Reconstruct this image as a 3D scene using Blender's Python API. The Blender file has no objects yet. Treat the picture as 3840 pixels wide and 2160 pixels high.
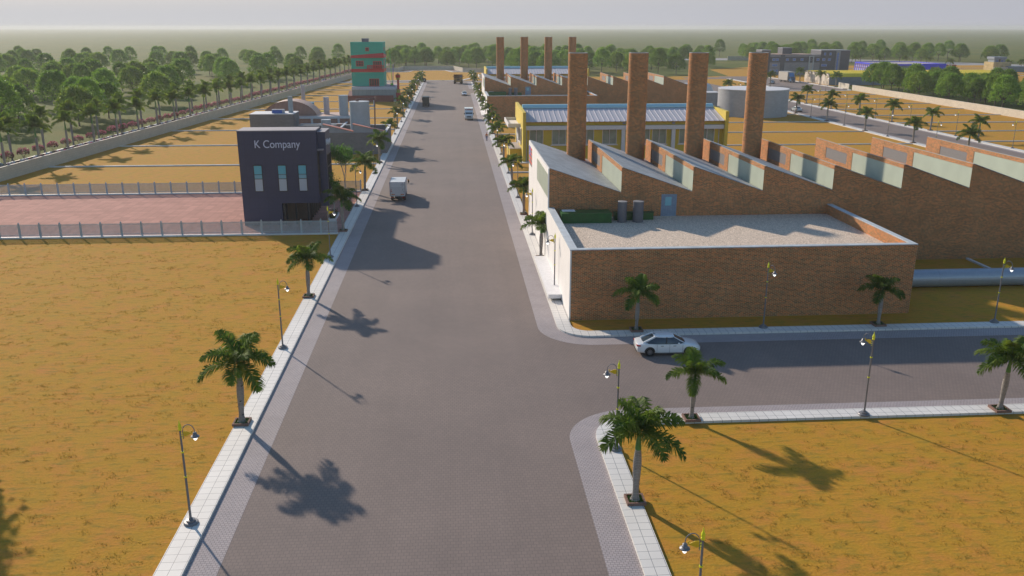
import bpy, math, random
from mathutils import Vector, Matrix
R = math.radians
S = bpy.context.scene
C = S.collection

# ------------------------------------------------------------------ camera, sky, sun, exposure
cam_d = bpy.data.cameras.new("camera")
cam_d.sensor_width = 36.0
cam_d.lens = 30.45
cam_d.clip_start = 0.5
cam_d.clip_end = 12000
cam = bpy.data.objects.new("camera", cam_d)
C.objects.link(cam)
cam.location = (0, 0, 24)
cam.rotation_euler = (R(90 - 16.79), 0, R(-3.845))
S.camera = cam

SUN_EL = 24.0
LX, LY = 0.552, -0.834                     # ground direction in which the light travels
wd = bpy.data.worlds.new("World")
S.world = wd
wd.use_nodes = True
nt = wd.node_tree
bg = nt.nodes["Background"]
sky = nt.nodes.new("ShaderNodeTexSky")
sky.sky_type = 'NISHITA'
sky.sun_disc = False
sky.sun_elevation = R(SUN_EL)
sky.sun_rotation = math.atan2(-LX, -LY)     # azimuth measured clockwise from +Y
sky.altitude = 0
sky.air_density = 1.6
sky.dust_density = 0.6
sky.ozone_density = 5.0
# pale lavender haze low on the horizon (brighter towards the sun), clear blue above it
wtc = nt.nodes.new("ShaderNodeTexCoord")
wsp = nt.nodes.new("ShaderNodeSeparateXYZ")
nt.links.new(wtc.outputs["Generated"], wsp.inputs[0])
wr = nt.nodes.new("ShaderNodeMapRange"); wr.interpolation_type = 'SMOOTHSTEP'
wr.inputs[1].default_value = 0.01; wr.inputs[2].default_value = 0.13
nt.links.new(wsp.outputs[2], wr.inputs[0])
wx = nt.nodes.new("ShaderNodeMapRange")
wx.inputs[1].default_value = -0.55; wx.inputs[2].default_value = 0.55
nt.links.new(wsp.outputs[0], wx.inputs[0])
wh = nt.nodes.new("ShaderNodeMix"); wh.data_type = 'RGBA'
wh.inputs[6].default_value = (4.8, 4.78, 4.9, 1); wh.inputs[7].default_value = (3.6, 3.68, 4.1, 1)
nt.links.new(wx.outputs[0], wh.inputs[0])
wm = nt.nodes.new("ShaderNodeMix"); wm.data_type = 'RGBA'
nt.links.new(wr.outputs[0], wm.inputs[0])
nt.links.new(wh.outputs[2], wm.inputs[6])
nt.links.new(sky.outputs[0], wm.inputs[7])
nt.links.new(wm.outputs[2], bg.inputs[0])
bg.inputs[1].default_value = 0.11

sd = bpy.data.lights.new("sun", 'SUN')
sd.energy = 4.2
sd.angle = R(1.1)
sd.color = (1.0, 0.86, 0.70)
sun = bpy.data.objects.new("sun", sd)
C.objects.link(sun)
ce = math.cos(R(SUN_EL))
sun.rotation_euler = Vector((LX * ce, LY * ce, -math.sin(R(SUN_EL)))).to_track_quat('-Z', 'Y').to_euler()

S.view_settings.view_transform = 'Standard'
S.view_settings.look = 'None'
S.view_settings.gamma = 1.0
S.view_settings.exposure = 0.27
S.cycles.max_bounces = 6
S.cycles.diffuse_bounces = 3
S.cycles.glossy_bounces = 3
S.cycles.transmission_bounces = 4
S.cycles.transparent_max_bounces = 8
S.cycles.volume_bounces = 1
S.cycles.use_denoising = True
S.cycles.caustics_reflective = False
S.cycles.caustics_refractive = False

# ------------------------------------------------------------------ helpers: colour and materials
def lin(h):
    o = []
    for k in (0, 2, 4):
        v = int(h[k:k + 2], 16) / 255
        o.append(v / 12.92 if v <= 0.04045 else ((v + 0.055) / 1.055) ** 2.4)
    return tuple(o) + (1.0,)

def col(c):
    return lin(c) if isinstance(c, str) else tuple(c) + (1.0,) if len(c) == 3 else tuple(c)

def new_mat(name):
    m = bpy.data.materials.new(name)
    m.use_nodes = True
    t = m.node_tree
    return m, t, t.nodes["Principled BSDF"]

def node(t, kind, **kw):
    n = t.nodes.new(kind)
    for k, v in kw.items():
        setattr(n, k, v)
    return n

def mixc(t, fac, a, b, mode='MIX'):
    n = t.nodes.new("ShaderNodeMix")
    n.data_type = 'RGBA'
    n.blend_type = mode
    for sock, v in ((n.inputs[0], fac), (n.inputs[6], a), (n.inputs[7], b)):
        if hasattr(v, 'links') or isinstance(v, bpy.types.NodeSocket):
            t.links.new(v, sock)
        else:
            sock.default_value = v
    return n.outputs[2]

def ramp(t, src, stops):
    n = t.nodes.new("ShaderNodeValToRGB")
    e = n.color_ramp.elements
    while len(e) < len(stops):
        e.new(0.5)
    for k, (p, c) in enumerate(stops):
        e[k].position = p
        e[k].color = c if len(c) == 4 else tuple(c) + (1,)
    t.links.new(src, n.inputs[0])
    return n.outputs[0]

def noise(t, vec, scale, detail=4, rough=0.55, w=None):
    n = t.nodes.new("ShaderNodeTexNoise")
    n.inputs["Scale"].default_value = scale
    n.inputs["Detail"].default_value = detail
    n.inputs["Roughness"].default_value = rough
    if vec is not None:
        t.links.new(vec, n.inputs["Vector"])
    return n.outputs["Fac"]

def pos(t, scale=None, off=None):
    g = t.nodes.new("ShaderNodeNewGeometry").outputs["Position"]
    if scale is None and off is None:
        return g
    m = t.nodes.new("ShaderNodeMapping")
    t.links.new(g, m.inputs[0])
    if scale: m.inputs["Scale"].default_value = scale
    if off: m.inputs["Location"].default_value = off
    return m.outputs[0]

def uvm(t, scale=None, off=None):
    u = t.nodes.new("ShaderNodeUVMap")
    u.uv_map = "UVMap"
    m = t.nodes.new("ShaderNodeMapping")
    t.links.new(u.outputs[0], m.inputs[0])
    if scale: m.inputs["Scale"].default_value = scale
    if off: m.inputs["Location"].default_value = off
    return m.outputs[0]

def bump(t, b, h, strength=0.3, dist=0.02):
    n = t.nodes.new("ShaderNodeBump")
    n.inputs["Strength"].default_value = strength
    n.inputs["Distance"].default_value = dist
    t.links.new(h, n.inputs["Height"])
    t.links.new(n.outputs[0], b.inputs["Normal"])

_mats = {}
def M(c, rough=0.6, metal=0.0, var=0.12, scale=3.0, spec=0.5, coat=0.0, emit=0.0, name=None):
    """plain surface: one colour, gently varied by noise in its own space"""
    key = (c if isinstance(c, str) else tuple(c), rough, metal, var, scale, spec, coat, emit)
    if key in _mats:
        return _mats[key]
    m, t, b = new_mat(name or "paint_%d" % len(_mats))
    c4 = col(c)
    if var > 0:
        tc = t.nodes.new("ShaderNodeTexCoord").outputs["Object"]
        n = noise(t, tc, scale, 5)
        hi = tuple(min(1, x * (1 + var)) for x in c4[:3]) + (1,)
        lo = tuple(x * (1 - var) for x in c4[:3]) + (1,)
        t.links.new(ramp(t, n, [(0.3, lo), (0.7, hi)]), b.inputs["Base Color"])
    else:
        b.inputs["Base Color"].default_value = c4
    b.inputs["Roughness"].default_value = rough
    b.inputs["Metallic"].default_value = metal
    b.inputs["Specular IOR Level"].default_value = spec
    b.inputs["Coat Weight"].default_value = coat
    b.inputs["Coat Roughness"].default_value = 0.08
    if emit:
        b.inputs["Emission Color"].default_value = c4
        b.inputs["Emission Strength"].default_value = emit
    _mats[key] = m
    return m

def brick_mat(name, c1, c2, c3, mortar, bw, bh, ms, rough=0.85, big=0.35, offset=0.5, bstr=0.3):
    m, t, b = new_mat(name)
    u = uvm(t)
    br = t.nodes.new("ShaderNodeTexBrick")
    t.links.new(u, br.inputs["Vector"])
    br.offset = offset
    br.inputs["Scale"].default_value = 1.0
    br.inputs["Brick Width"].default_value = bw
    br.inputs["Row Height"].default_value = bh
    br.inputs["Mortar Size"].default_value = ms
    br.inputs["Mortar Smooth"].default_value = 0.2
    br.inputs["Color1"].default_value = col(c1)
    br.inputs["Color2"].default_value = col(c2)
    br.inputs["Mortar"].default_value = col(mortar)
    n = noise(t, u, 0.55, 4)
    n2 = noise(t, u, 4.5, 3)
    c = mixc(t, ramp(t, n2, [(0.5, (0, 0, 0)), (0.72, (1, 1, 1))]), br.outputs["Color"], col(c3))
    c = mixc(t, br.outputs["Fac"], c, col(mortar))
    lo = 1 - big
    c = mixc(t, 1.0, c, ramp(t, n, [(0.3, (lo, lo, lo)), (0.7, (1, 1, 1))]), 'MULTIPLY')
    t.links.new(c, b.inputs["Base Color"])
    b.inputs["Roughness"].default_value = rough
    b.inputs["Specular IOR Level"].default_value = 0.2
    inv = t.nodes.new("ShaderNodeMath"); inv.operation = 'SUBTRACT'; inv.inputs[0].default_value = 1
    t.links.new(br.outputs["Fac"], inv.inputs[1])
    bump(t, b, inv.outputs[0], bstr, 0.01)
    return m

def panel_mat(name, c, line, bw, bh, ms, rough=0.6, offset=0.0, var=0.08, metal=0.0, off=None, use_pos=False, spec=0.4):
    """panels / slabs / tiles with thin joints, laid out in metres"""
    m, t, b = new_mat(name)
    u = pos(t, off=off) if use_pos else uvm(t, off=off)
    br = t.nodes.new("ShaderNodeTexBrick")
    t.links.new(u, br.inputs["Vector"])
    br.offset = offset
    br.inputs["Scale"].default_value = 1.0
    br.inputs["Brick Width"].default_value = bw
    br.inputs["Row Height"].default_value = bh
    br.inputs["Mortar Size"].default_value = ms
    br.inputs["Mortar Smooth"].default_value = 0.1
    c4 = col(c)
    hi = tuple(min(1, x * (1 + var)) for x in c4[:3]) + (1,)
    lo = tuple(x * (1 - var) for x in c4[:3]) + (1,)
    br.inputs["Color1"].default_value = hi
    br.inputs["Color2"].default_value = lo
    br.inputs["Mortar"].default_value = col(line)
    n = noise(t, u, 0.35, 6, 0.6)
    cc = mixc(t, 1.0, br.outputs["Color"], ramp(t, n, [(0.3, (0.88, 0.88, 0.88)), (0.7, (1, 1, 1))]), 'MULTIPLY')
    t.links.new(cc, b.inputs["Base Color"])
    b.inputs["Roughness"].default_value = rough
    b.inputs["Metallic"].default_value = metal
    b.inputs["Specular IOR Level"].default_value = spec
    return m

def corr_mat(name, c, c2, period, axis=0, rough=0.5, metal=0.0, strength=0.6):
    """corrugated sheet: ribs along one direction of the UV"""
    m, t, b = new_mat(name)
    u = uvm(t)
    sp = t.nodes.new("ShaderNodeSeparateXYZ")
    t.links.new(u, sp.inputs[0])
    mu = t.nodes.new("ShaderNodeMath"); mu.operation = 'MULTIPLY'; mu.inputs[1].default_value = 2 * math.pi / period
    t.links.new(sp.outputs[axis], mu.inputs[0])
    si = t.nodes.new("ShaderNodeMath"); si.operation = 'SINE'
    t.links.new(mu.outputs[0], si.inputs[0])
    ma = t.nodes.new("ShaderNodeMapRange"); ma.inputs[1].default_value = -1; ma.inputs[2].default_value = 1
    t.links.new(si.outputs[0], ma.inputs[0])
    cc = mixc(t, ramp(t, ma.outputs[0], [(0.25, (0, 0, 0)), (0.6, (1, 1, 1))]), col(c2), col(c))
    n = noise(t, u, 0.5, 5)
    cc = mixc(t, 1.0, cc, ramp(t, n, [(0.3, (0.87, 0.87, 0.87)), (0.7, (1, 1, 1))]), 'MULTIPLY')
    t.links.new(cc, b.inputs["Base Color"])
    b.inputs["Roughness"].default_value = rough
    b.inputs["Metallic"].default_value = metal
    bump(t, b, ma.outputs[0], strength, 0.03)
    return m

def leaf_mat(name, c, c2, trans=0.3, scale=0.9, rough=0.55):
    m, t, b = new_mat(name)
    tc = t.nodes.new("ShaderNodeTexCoord").outputs["Object"]
    oi = t.nodes.new("ShaderNodeObjectInfo").outputs["Random"]
    n = noise(t, tc, scale, 4)
    cc = ramp(t, n, [(0.32, col(c)), (0.68, col(c2))])
    hs = t.nodes.new("ShaderNodeHueSaturation")
    mr = t.nodes.new("ShaderNodeMapRange"); mr.inputs[3].default_value = 0.8; mr.inputs[4].default_value = 1.2
    t.links.new(oi, mr.inputs[0])
    t.links.new(mr.outputs[0], hs.inputs["Value"])
    t.links.new(cc, hs.inputs["Color"])
    t.links.new(hs.outputs[0], b.inputs["Base Color"])
    b.inputs["Roughness"].default_value = rough
    b.inputs["Specular IOR Level"].default_value = 0.25
    tr = t.nodes.new("ShaderNodeBsdfTranslucent")
    t.links.new(hs.outputs[0], tr.inputs["Color"])
    mx = t.nodes.new("ShaderNodeMixShader")
    mx.inputs[0].default_value = trans
    t.links.new(b.outputs[0], mx.inputs[1])
    t.links.new(tr.outputs[0], mx.inputs[2])
    t.links.new(mx.outputs[0], t.nodes["Material Output"].inputs["Surface"])
    return m

# ------------------------------------------------------------------ helpers: objects
WL = {}
def thing(name, label, cat, loc=(0, 0, 0), group=None):
    o = bpy.data.objects.new(name, None)
    o.empty_display_size = 0.5
    C.objects.link(o)
    o.location = loc
    WL[o.name] = Vector(loc)
    o["label"] = label
    o["category"] = cat
    if group: o["group"] = group
    return o

def tag(o, label, cat, group=None, kind=None):
    o["label"] = label
    o["category"] = cat
    if group: o["group"] = group
    if kind: o["kind"] = kind
    return o

def struct(o):
    o["kind"] = "structure"
    return o

def dup(root, loc, rz=None, scale=None, label=None, group=None):
    r = root.copy()
    C.objects.link(r)
    r.location = loc
    if rz is not None: r.rotation_euler = (0, 0, rz)
    if scale is not None: r.scale = (scale,) * 3 if not isinstance(scale, tuple) else scale
    if label: r["label"] = label
    if group: r["group"] = group
    for ch in list(root.children):
        c = ch.copy(); C.objects.link(c); c.parent = r
        for g in list(ch.children):
            d = g.copy(); C.objects.link(d); d.parent = c
    return r

ONES = "zero first second third fourth fifth sixth seventh eighth ninth tenth eleventh twelfth thirteenth fourteenth fifteenth sixteenth seventeenth eighteenth nineteenth".split()
TENS = {2: ("twenty", "twentieth"), 3: ("thirty", "thirtieth"), 4: ("forty", "fortieth"), 5: ("fifty", "fiftieth"), 6: ("sixty", "sixtieth"), 7: ("seventy", "seventieth"), 8: ("eighty", "eightieth")}
def nth(n):
    if n < 20: return ONES[n]
    a, b = divmod(n, 10)
    return TENS[a][1] if b == 0 else TENS[a][0] + "-" + ONES[b]

class MB:
    def __init__(self):
        self.v = []; self.f = []; self.m = []; self.uv = {}; self.mi = 0
    def face(self, pts, uv=None):
        i = len(self.v)
        self.v += [Vector(p) for p in pts]
        self.f.append(tuple(range(i, i + len(pts))))
        self.m.append(self.mi)
        if uv: self.uv[len(self.f) - 1] = uv
        return self
    def box(self, x0, y0, z0, x1, y1, z1, skip=""):
        a = [(x0, y0, z0), (x1, y0, z0), (x1, y1, z0), (x0, y1, z0), (x0, y0, z1), (x1, y0, z1), (x1, y1, z1), (x0, y1, z1)]
        for k, q in (("b", (0, 3, 2, 1)), ("t", (4, 5, 6, 7)), ("f", (0, 1, 5, 4)), ("r", (1, 2, 6, 5)), ("k", (2, 3, 7, 6)), ("l", (3, 0, 4, 7))):
            if k not in skip:
                self.face([a[j] for j in q])
        return self
    def prism(self, poly, z0, z1, caps=True):
        n = len(poly)
        ar = sum(poly[i][0] * poly[(i + 1) % n][1] - poly[(i + 1) % n][0] * poly[i][1] for i in range(n))
        if ar < 0: poly = poly[::-1]
        for i in range(n):
            a, b = poly[i], poly[(i + 1) % n]
            self.face([(a[0], a[1], z0), (b[0], b[1], z0), (b[0], b[1], z1), (a[0], a[1], z1)])
        if caps:
            self.face([(p[0], p[1], z1) for p in poly])
            self.face([(p[0], p[1], z0) for p in poly[::-1]])
        return self
    def extr(self, prof, axis, a0, a1):
        """profile of (u,z) points swept along x (axis 'x': u is y) or y (axis 'y': u is x)"""
        P = (lambda u, z, a: (u, a, z)) if axis == 'y' else (lambda u, z, a: (a, u, z))
        n = len(prof)
        for i in range(n):
            p, q = prof[i], prof[(i + 1) % n]
            self.face([P(*p, a0), P(*q, a0), P(*q, a1), P(*p, a1)])
        self.face([P(*p, a0) for p in prof]); self.face([P(*p, a1) for p in prof[::-1]])
        return self
    def lathe(self, prof, cx=0, cy=0, n=16, cap0=True, cap1=True, uvr=None):
        for k in range(len(prof) - 1):
            (r0, z0), (r1, z1) = prof[k], prof[k + 1]
            for i in range(n):
                a, b = 2 * math.pi * i / n, 2 * math.pi * (i + 1) / n
                rr = uvr or max(r0, r1)
                self.face([(cx + r0 * math.cos(a), cy + r0 * math.sin(a), z0), (cx + r0 * math.cos(b), cy + r0 * math.sin(b), z0),
                           (cx + r1 * math.cos(b), cy + r1 * math.sin(b), z1), (cx + r1 * math.cos(a), cy + r1 * math.sin(a), z1)],
                          [(a * rr, z0), (b * rr, z0), (b * rr, z1), (a * rr, z1)])
        for cap, (r, z), s in ((cap0, prof[0], -1), (cap1, prof[-1], 1)):
            if cap and r > 1e-4:
                self.face([(cx + r * math.cos(s * 2 * math.pi * i / n), cy + r * math.sin(s * 2 * math.pi * i / n), z) for i in range(n)])
        return self
    def cyl(self, cx, cy, z0, z1, r, n=16, r2=None):
        return self.lathe([(r, z0), (r if r2 is None else r2, z1)], cx, cy, n)
    def tube(self, pts, r, n=6, r2=None):
        pts = [Vector(p) for p in pts]
        rings = []
        up = Vector((0, 0, 1))
        for k, p in enumerate(pts):
            d = (pts[min(k + 1, len(pts) - 1)] - pts[max(k - 1, 0)]).normalized()
            s = d.cross(up if abs(d.z) < 0.95 else Vector((1, 0, 0))).normalized()
            u = s.cross(d)
            f = k / max(1, len(pts) - 1)
            rr = r[k] if isinstance(r, (list, tuple)) else (r if r2 is None else r + (r2 - r) * f)
            rings.append([p + (s * math.cos(2 * math.pi * i / n) + u * math.sin(2 * math.pi * i / n)) * rr for i in range(n)])
        for k in range(len(rings) - 1):
            for i in range(n):
                j = (i + 1) % n
                self.face([rings[k][i], rings[k + 1][i], rings[k + 1][j], rings[k][j]][::-1])
        self.face(rings[0]); self.face(rings[-1][::-1])
        return self
    def cylx(self, x0, x1, cy, cz, r, n=16, axis='x'):
        pr = [(cy + r * math.cos(2 * math.pi * i / n), cz + r * math.sin(2 * math.pi * i / n)) for i in range(n)]
        return self.extr(pr, axis, x0, x1)
    def ball(self, c, r, n=10, m=6, sz=1.0):
        pr = [(max(1e-5, r * math.sin(math.pi * k / m)), c[2] - r * sz * math.cos(math.pi * k / m)) for k in range(m + 1)]
        return self.lathe(pr, c[0], c[1], n, False, False)
    def xf(self, mat, start=0):
        for i in range(start, len(self.v)):
            self.v[i] = mat @ self.v[i]
        return self
    def build(self, name, mats, parent=None, smooth=False, weld=False, at=None):
        me = bpy.data.meshes.new(name)
        off = Vector((0, 0, 0))
        p = parent
        while p is not None:
            off = off + WL.get(p.name, Vector((0, 0, 0)))
            p = p.parent
        loc = Vector(at) if at is not None else Vector((0, 0, 0))
        me.from_pydata([v - off - loc for v in self.v], [], self.f)
        if not isinstance(mats, (list, tuple)): mats = [mats]
        for mm in mats: me.materials.append(mm)
        if any(self.m): me.polygons.foreach_set("material_index", self.m)
        uvl = me.uv_layers.new(name="UVMap")
        buf = [0.0] * (2 * len(me.loops))
        for k, f in enumerate(self.f):
            ls = me.polygons[k].loop_start
            if k in self.uv:
                for j, q in enumerate(self.uv[k]):
                    buf[2 * (ls + j)] = q[0]; buf[2 * (ls + j) + 1] = q[1]
            else:
                nn = me.polygons[k].normal
                ax = max(range(3), key=lambda i: abs(nn[i]))
                for j, vi in enumerate(f):
                    v = self.v[vi]
                    a, b = ((v.y, v.z), (v.x, v.z), (v.x, v.y))[ax]
                    buf[2 * (ls + j)] = a; buf[2 * (ls + j) + 1] = b
        uvl.data.foreach_set("uv", buf)
        if weld:
            import bmesh
            bm = bmesh.new(); bm.from_mesh(me)
            bmesh.ops.remove_doubles(bm, verts=bm.verts, dist=1e-4)
            bm.to_mesh(me); bm.free()
        if smooth:
            me.polygons.foreach_set("use_smooth", [True] * len(me.polygons))
            try: me.set_sharp_from_angle(angle=R(40))
            except Exception: pass
        me.update()
        o = bpy.data.objects.new(name, me)
        C.objects.link(o)
        if at is not None:
            o.location = loc
        WL[o.name] = loc
        if parent is not None: o.parent = parent
        return o

rnd = random.Random(7)
# ------------------------------------------------------------------ ground materials
def dry_mat():
    m, t, b = new_mat("dry_grass_soil")
    p = pos(t)
    a = noise(t, p, 0.55, 6, 0.62)
    f = noise(t, p, 7.0, 5, 0.7)
    st = noise(t, pos(t, (1.0, 3.2, 1.0)), 0.9, 5, 0.65)
    c = ramp(t, a, [(0.30, (0.52, 0.225, 0.05)), (0.45, (0.50, 0.245, 0.036)), (0.58, (0.47, 0.255, 0.03)), (0.78, (0.40, 0.245, 0.034))])
    c = mixc(t, ramp(t, st, [(0.50, (0, 0, 0)), (0.68, (0.9, 0.9, 0.9))]), c, (0.28, 0.20, 0.032, 1))
    c = mixc(t, 1.0, c, ramp(t, f, [(0.25, (0.80, 0.80, 0.78)), (0.5, (0.97, 0.97, 0.97)), (0.8, (1.12, 1.10, 1.08))]), 'MULTIPLY')
    t.links.new(c, b.inputs["Base Color"])
    b.inputs["Roughness"].default_value = 0.95
    b.inputs["Specular IOR Level"].default_value = 0.1
    ad = t.nodes.new("ShaderNodeMath"); ad.operation = 'ADD'
    t.links.new(st, ad.inputs[0]); t.links.new(f, ad.inputs[1])
    bump(t, b, ad.outputs[0], 0.4, 0.10)
    return m

def green_mat():
    m, t, b = new_mat("lawn_green")
    p = pos(t)
    a = noise(t, p, 0.03, 5, 0.6)
    f = noise(t, p, 3.0, 5, 0.7)
    c = ramp(t, a, [(0.35, (0.075, 0.11, 0.016)), (0.5, (0.11, 0.13, 0.02)), (0.68, (0.15, 0.14, 0.028))])
    c = mixc(t, 1.0, c, ramp(t, f, [(0.3, (0.75, 0.75, 0.75)), (0.7, (1.1, 1.1, 1.1))]), 'MULTIPLY')
    t.links.new(c, b.inputs["Base Color"])
    b.inputs["Roughness"].default_value = 0.95
    b.inputs["Specular IOR Level"].default_value = 0.1
    bump(t, b, f, 0.3, 0.05)
    return m

def asphalt_mat():
    m, t, b = new_mat("asphalt_pavers")
    p = pos(t)
    br = t.nodes.new("ShaderNodeTexBrick")
    t.links.new(p, br.inputs["Vector"])
    br.inputs["Scale"].default_value = 1.0
    br.inputs["Brick Width"].default_value = 0.26
    br.inputs["Row Height"].default_value = 0.26
    br.inputs["Mortar Size"].default_value = 0.018
    br.inputs["Mortar Smooth"].default_value = 0.6
    br.inputs["Color1"].default_value = (0.250, 0.197, 0.177, 1)
    br.inputs["Color2"].default_value = (0.228, 0.181, 0.164, 1)
    br.inputs["Mortar"].default_value = (0.16, 0.135, 0.125, 1)
    a = noise(t, p, 0.12, 5, 0.6)
    g = noise(t, p, 28.0, 3, 0.8)
    lng = noise(t, pos(t, (0.55, 0.02, 1)), 1.0, 5, 0.6)
    c = mixc(t, 1.0, br.outputs["Color"], ramp(t, a, [(0.3, (0.88, 0.88, 0.89)), (0.7, (1.05, 1.04, 1.03))]), 'MULTIPLY')
    c = mixc(t, 1.0, c, ramp(t, lng, [(0.35, (0.955, 0.955, 0.955)), (0.62, (1.01, 1.01, 1.01))]), 'MULTIPLY')
    c = mixc(t, 1.0, c, ramp(t, g, [(0.25, (0.8, 0.8, 0.8)), (0.75, (1.12, 1.12, 1.12))]), 'MULTIPLY')
    t.links.new(c, b.inputs["Base Color"])
    b.inputs["Roughness"].default_value = 0.85
    b.inputs["Specular IOR Level"].default_value = 0.25
    bump(t, b, g, 0.25, 0.01)
    return m

DRY, GREEN, ASPH = dry_mat(), green_mat(), asphalt_mat()
PAVER = brick_mat("grey_pavers", (0.43, 0.375, 0.375), (0.38, 0.34, 0.345), (0.44, 0.38, 0.375), (0.17, 0.15, 0.16), 0.21, 0.17, 0.011, 0.8, 0.12, 0.5, 0.15)
SLAB = panel_mat("white_slabs", (0.74, 0.71, 0.67), (0.25, 0.25, 0.26), 0.60, 0.62, 0.014, 0.6, 0.0, 0.02, off=(0.15, 0.1, 0), use_pos=True)
KERB = panel_mat("white_kerb", (0.72, 0.70, 0.68), (0.3, 0.3, 0.3), 0.62, 5.0, 0.014, 0.6, 0.0, 0.04)
PLAZA = panel_mat("pink_tiles", (0.52, 0.265, 0.215), (0.25, 0.13, 0.11), 1.15, 1.15, 0.016, 0.9, 0.0, 0.10, spec=0.1)
LOTKERB = M((0.66, 0.66, 0.67), 0.6, var=0.15, scale=0.4, name="lot_kerb_concrete")
WALLP = panel_mat("cream_block_wall", (0.60, 0.53, 0.43), (0.42, 0.38, 0.33), 0.8, 0.4, 0.012, 0.8, 0.5, 0.05)
BLACK = M((0.02, 0.02, 0.022), 0.6, var=0.2)

# ------------------------------------------------------------------ the terrain: sheets a few mm apart
def sheet(name, polys, z, mat):
    mb = MB()
    for p in polys:
        n = len(p)
        ar = sum(p[i][0] * p[(i + 1) % n][1] - p[(i + 1) % n][0] * p[i][1] for i in range(n))
        if ar < 0: p = p[::-1]
        mb.face([(x, y, z) for x, y in p])
    return struct(mb.build(name, mat))

def rect(x0, y0, x1, y1): return [(x0, y0), (x1, y0), (x1, y1), (x0, y1)]
def xw(y): return -73.36 + 0.0845 * (y - 144.46)      # the left boundary wall

sheet("ground", [rect(-5000, -60, 5000, 9000)], -0.03, GREEN)
sheet("dry_lots", [[(xw(-40), -40), (156, -40), (156.5, 344), (158, 366), (345, 366), (345, 560), (200, 560), (150, 512), (140, 444), (24, 440), (24, 489), (8, 497), (1, 521), (-28, 519), (-30, 500), (xw(500), 500)]], -0.012, DRY)

XL0, XL1 = -11.18, -12.70        # left: asphalt | pavers | white slabs | grass
XL3 = -14.0
XR0, XR1, XR3 = 6.70, 8.31, 9.50
E0, E1 = 98.0, 115.0             # the parallel road on the right
sheet("main_road", [[(XL0 - 1.6, -40), (XR1 + 0.1, -40), (XR1 + 0.1, 414), (XL0 - 1.6, 414)]], 0.0, ASPH)
sheet("side_street", [rect(XR1 + 0.1, 50.1, E0 + 2, 65.2)], 0.0, ASPH)
sheet("second_side_street", [rect(XR1 + 0.1, 334.8, E0 + 2, 356.5)], 0.0, ASPH)
sheet("parallel_road", [rect(E0 + 2, -40, E1 - 1.8, 414)], 0.0, ASPH)
sheet("far_cross_road", [rect(-51, 401, XL0 - 1.6, 414), rect(XR1 + 0.1, 401, E0 + 2, 414)], 0.0, ASPH)
sheet("link_road", [[(E1 - 1.8, 337), (152, 337), (157, 341), (157, 391), (153.5, 440), (133, 440), (133, 357), (E1 - 1.8, 357)], rect(E1 - 1.8, 419, 133, 433)], 0.0, ASPH)
sheet("end_loop_road", [[(-47, 497), (-24.3, 494.5), (-22.1, 512.5), (-4.4, 514.3), (0.2, 493.2), (16, 489.8), (16, 493), (8, 499), (1.5, 519), (-27, 518), (-30, 501), (-47, 501)]], 0.0, ASPH)
sheet("far_lot", [[(-47, 416), (4.9, 413.3), (9.5, 429.5), (19, 429.5), (19, 488), (0, 493), (-4.6, 513.5), (-22, 511.5), (-24.4, 494), (-47, 496.5)]], 0.004, DRY)
sheet("far_road", [[(120, 720), (217, 700), (310, 668), (372, 580), (420, 380), (380, 380), (340, 545), (290, 612), (215, 655), (120, 668)]], -0.02, M((0.27, 0.26, 0.27), 0.9, var=0.1, scale=0.05))

def strip(name, outer, inner, z0, z1, mat, kind="structure"):
    """a raised band between two polylines with upright edges"""
    mb = MB()
    for k in range(len(outer) - 1):
        o0, o1, i0, i1 = outer[k], outer[k + 1], inner[k], inner[k + 1]
        q = [(*o0, z1), (*o1, z1), (*i1, z1), (*i0, z1)]
        n = (Vector(q[1]) - Vector(q[0])).cross(Vector(q[2]) - Vector(q[0]))
        mb.face(q if n.z > 0 else q[::-1])
        if z1 > z0 + 0.02:
            for a, b in ((o0, o1), (i0, i1)):
                mb.face([(*a, z0), (*b, z0), (*b, z1), (*a, z1)])
    o = mb.build(name, mat)
    o["kind"] = kind
    return o

def corner(cx, cy, rx, ry, a0, a1, n=14):
    return [(cx + rx * math.cos(R(a0 + (a1 - a0) * k / n)), cy + ry * math.sin(R(a0 + (a1 - a0) * k / n))) for k in range(n + 1)]

H = 0.15
def pavement(edges, tags):
    """edges: three polylines, asphalt edge, kerb edge, back edge"""
    a, b, c = edges
    strip("paver_band", a, b, 0, 0.008, PAVER)
    strip("pavement", b, c, -0.02, H, SLAB)

# left of the main road
ysL = [-40, 401]
pavement(([(XL0, y) for y in ysL], [(XL1, y) for y in ysL], [(XL3, y) for y in ysL]), "")
# right block, south of the side street
def blk(cx, cy, sgn_x, sgn_y, ex, ey, bx, by, gx, gy, tail_y, tail_x):
    """band that comes along y, turns the corner round (cx,cy) and runs off along x"""
    out = []
    for X, Y in ((ex, ey), (bx, by), (gx, gy)):
        rx, ry = abs(X - cx), abs(Y - cy)
        arc = [(cx + sgn_x * rx * math.cos(R(90 * k / 14)), cy + sgn_y * ry * math.sin(R(90 * k / 14))) for k in range(15)]
        out.append([(X, tail_y)] + arc + [(tail_x, Y)])
    return out
pavement(blk(11.2, 47.2, -1, 1, XR0, 51.42, XR1, 50.22, XR3, 49.05, -40, 94), "")
pavement(blk(10.9, 67.9, -1, -1, XR0, 63.42, XR1, 65.15, XR3, 66.36, 200, 94), "")
pavement(blk(10.4, 331.2, -1, 1, XR0, 336.2, XR1, 334.9, XR3, 333.6, 200, 94), "")
pavement(blk(10.6, 359.5, -1, -1, XR0, 355.0, XR1, 356.4, XR3, 357.6, 401, 94), "")
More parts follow.
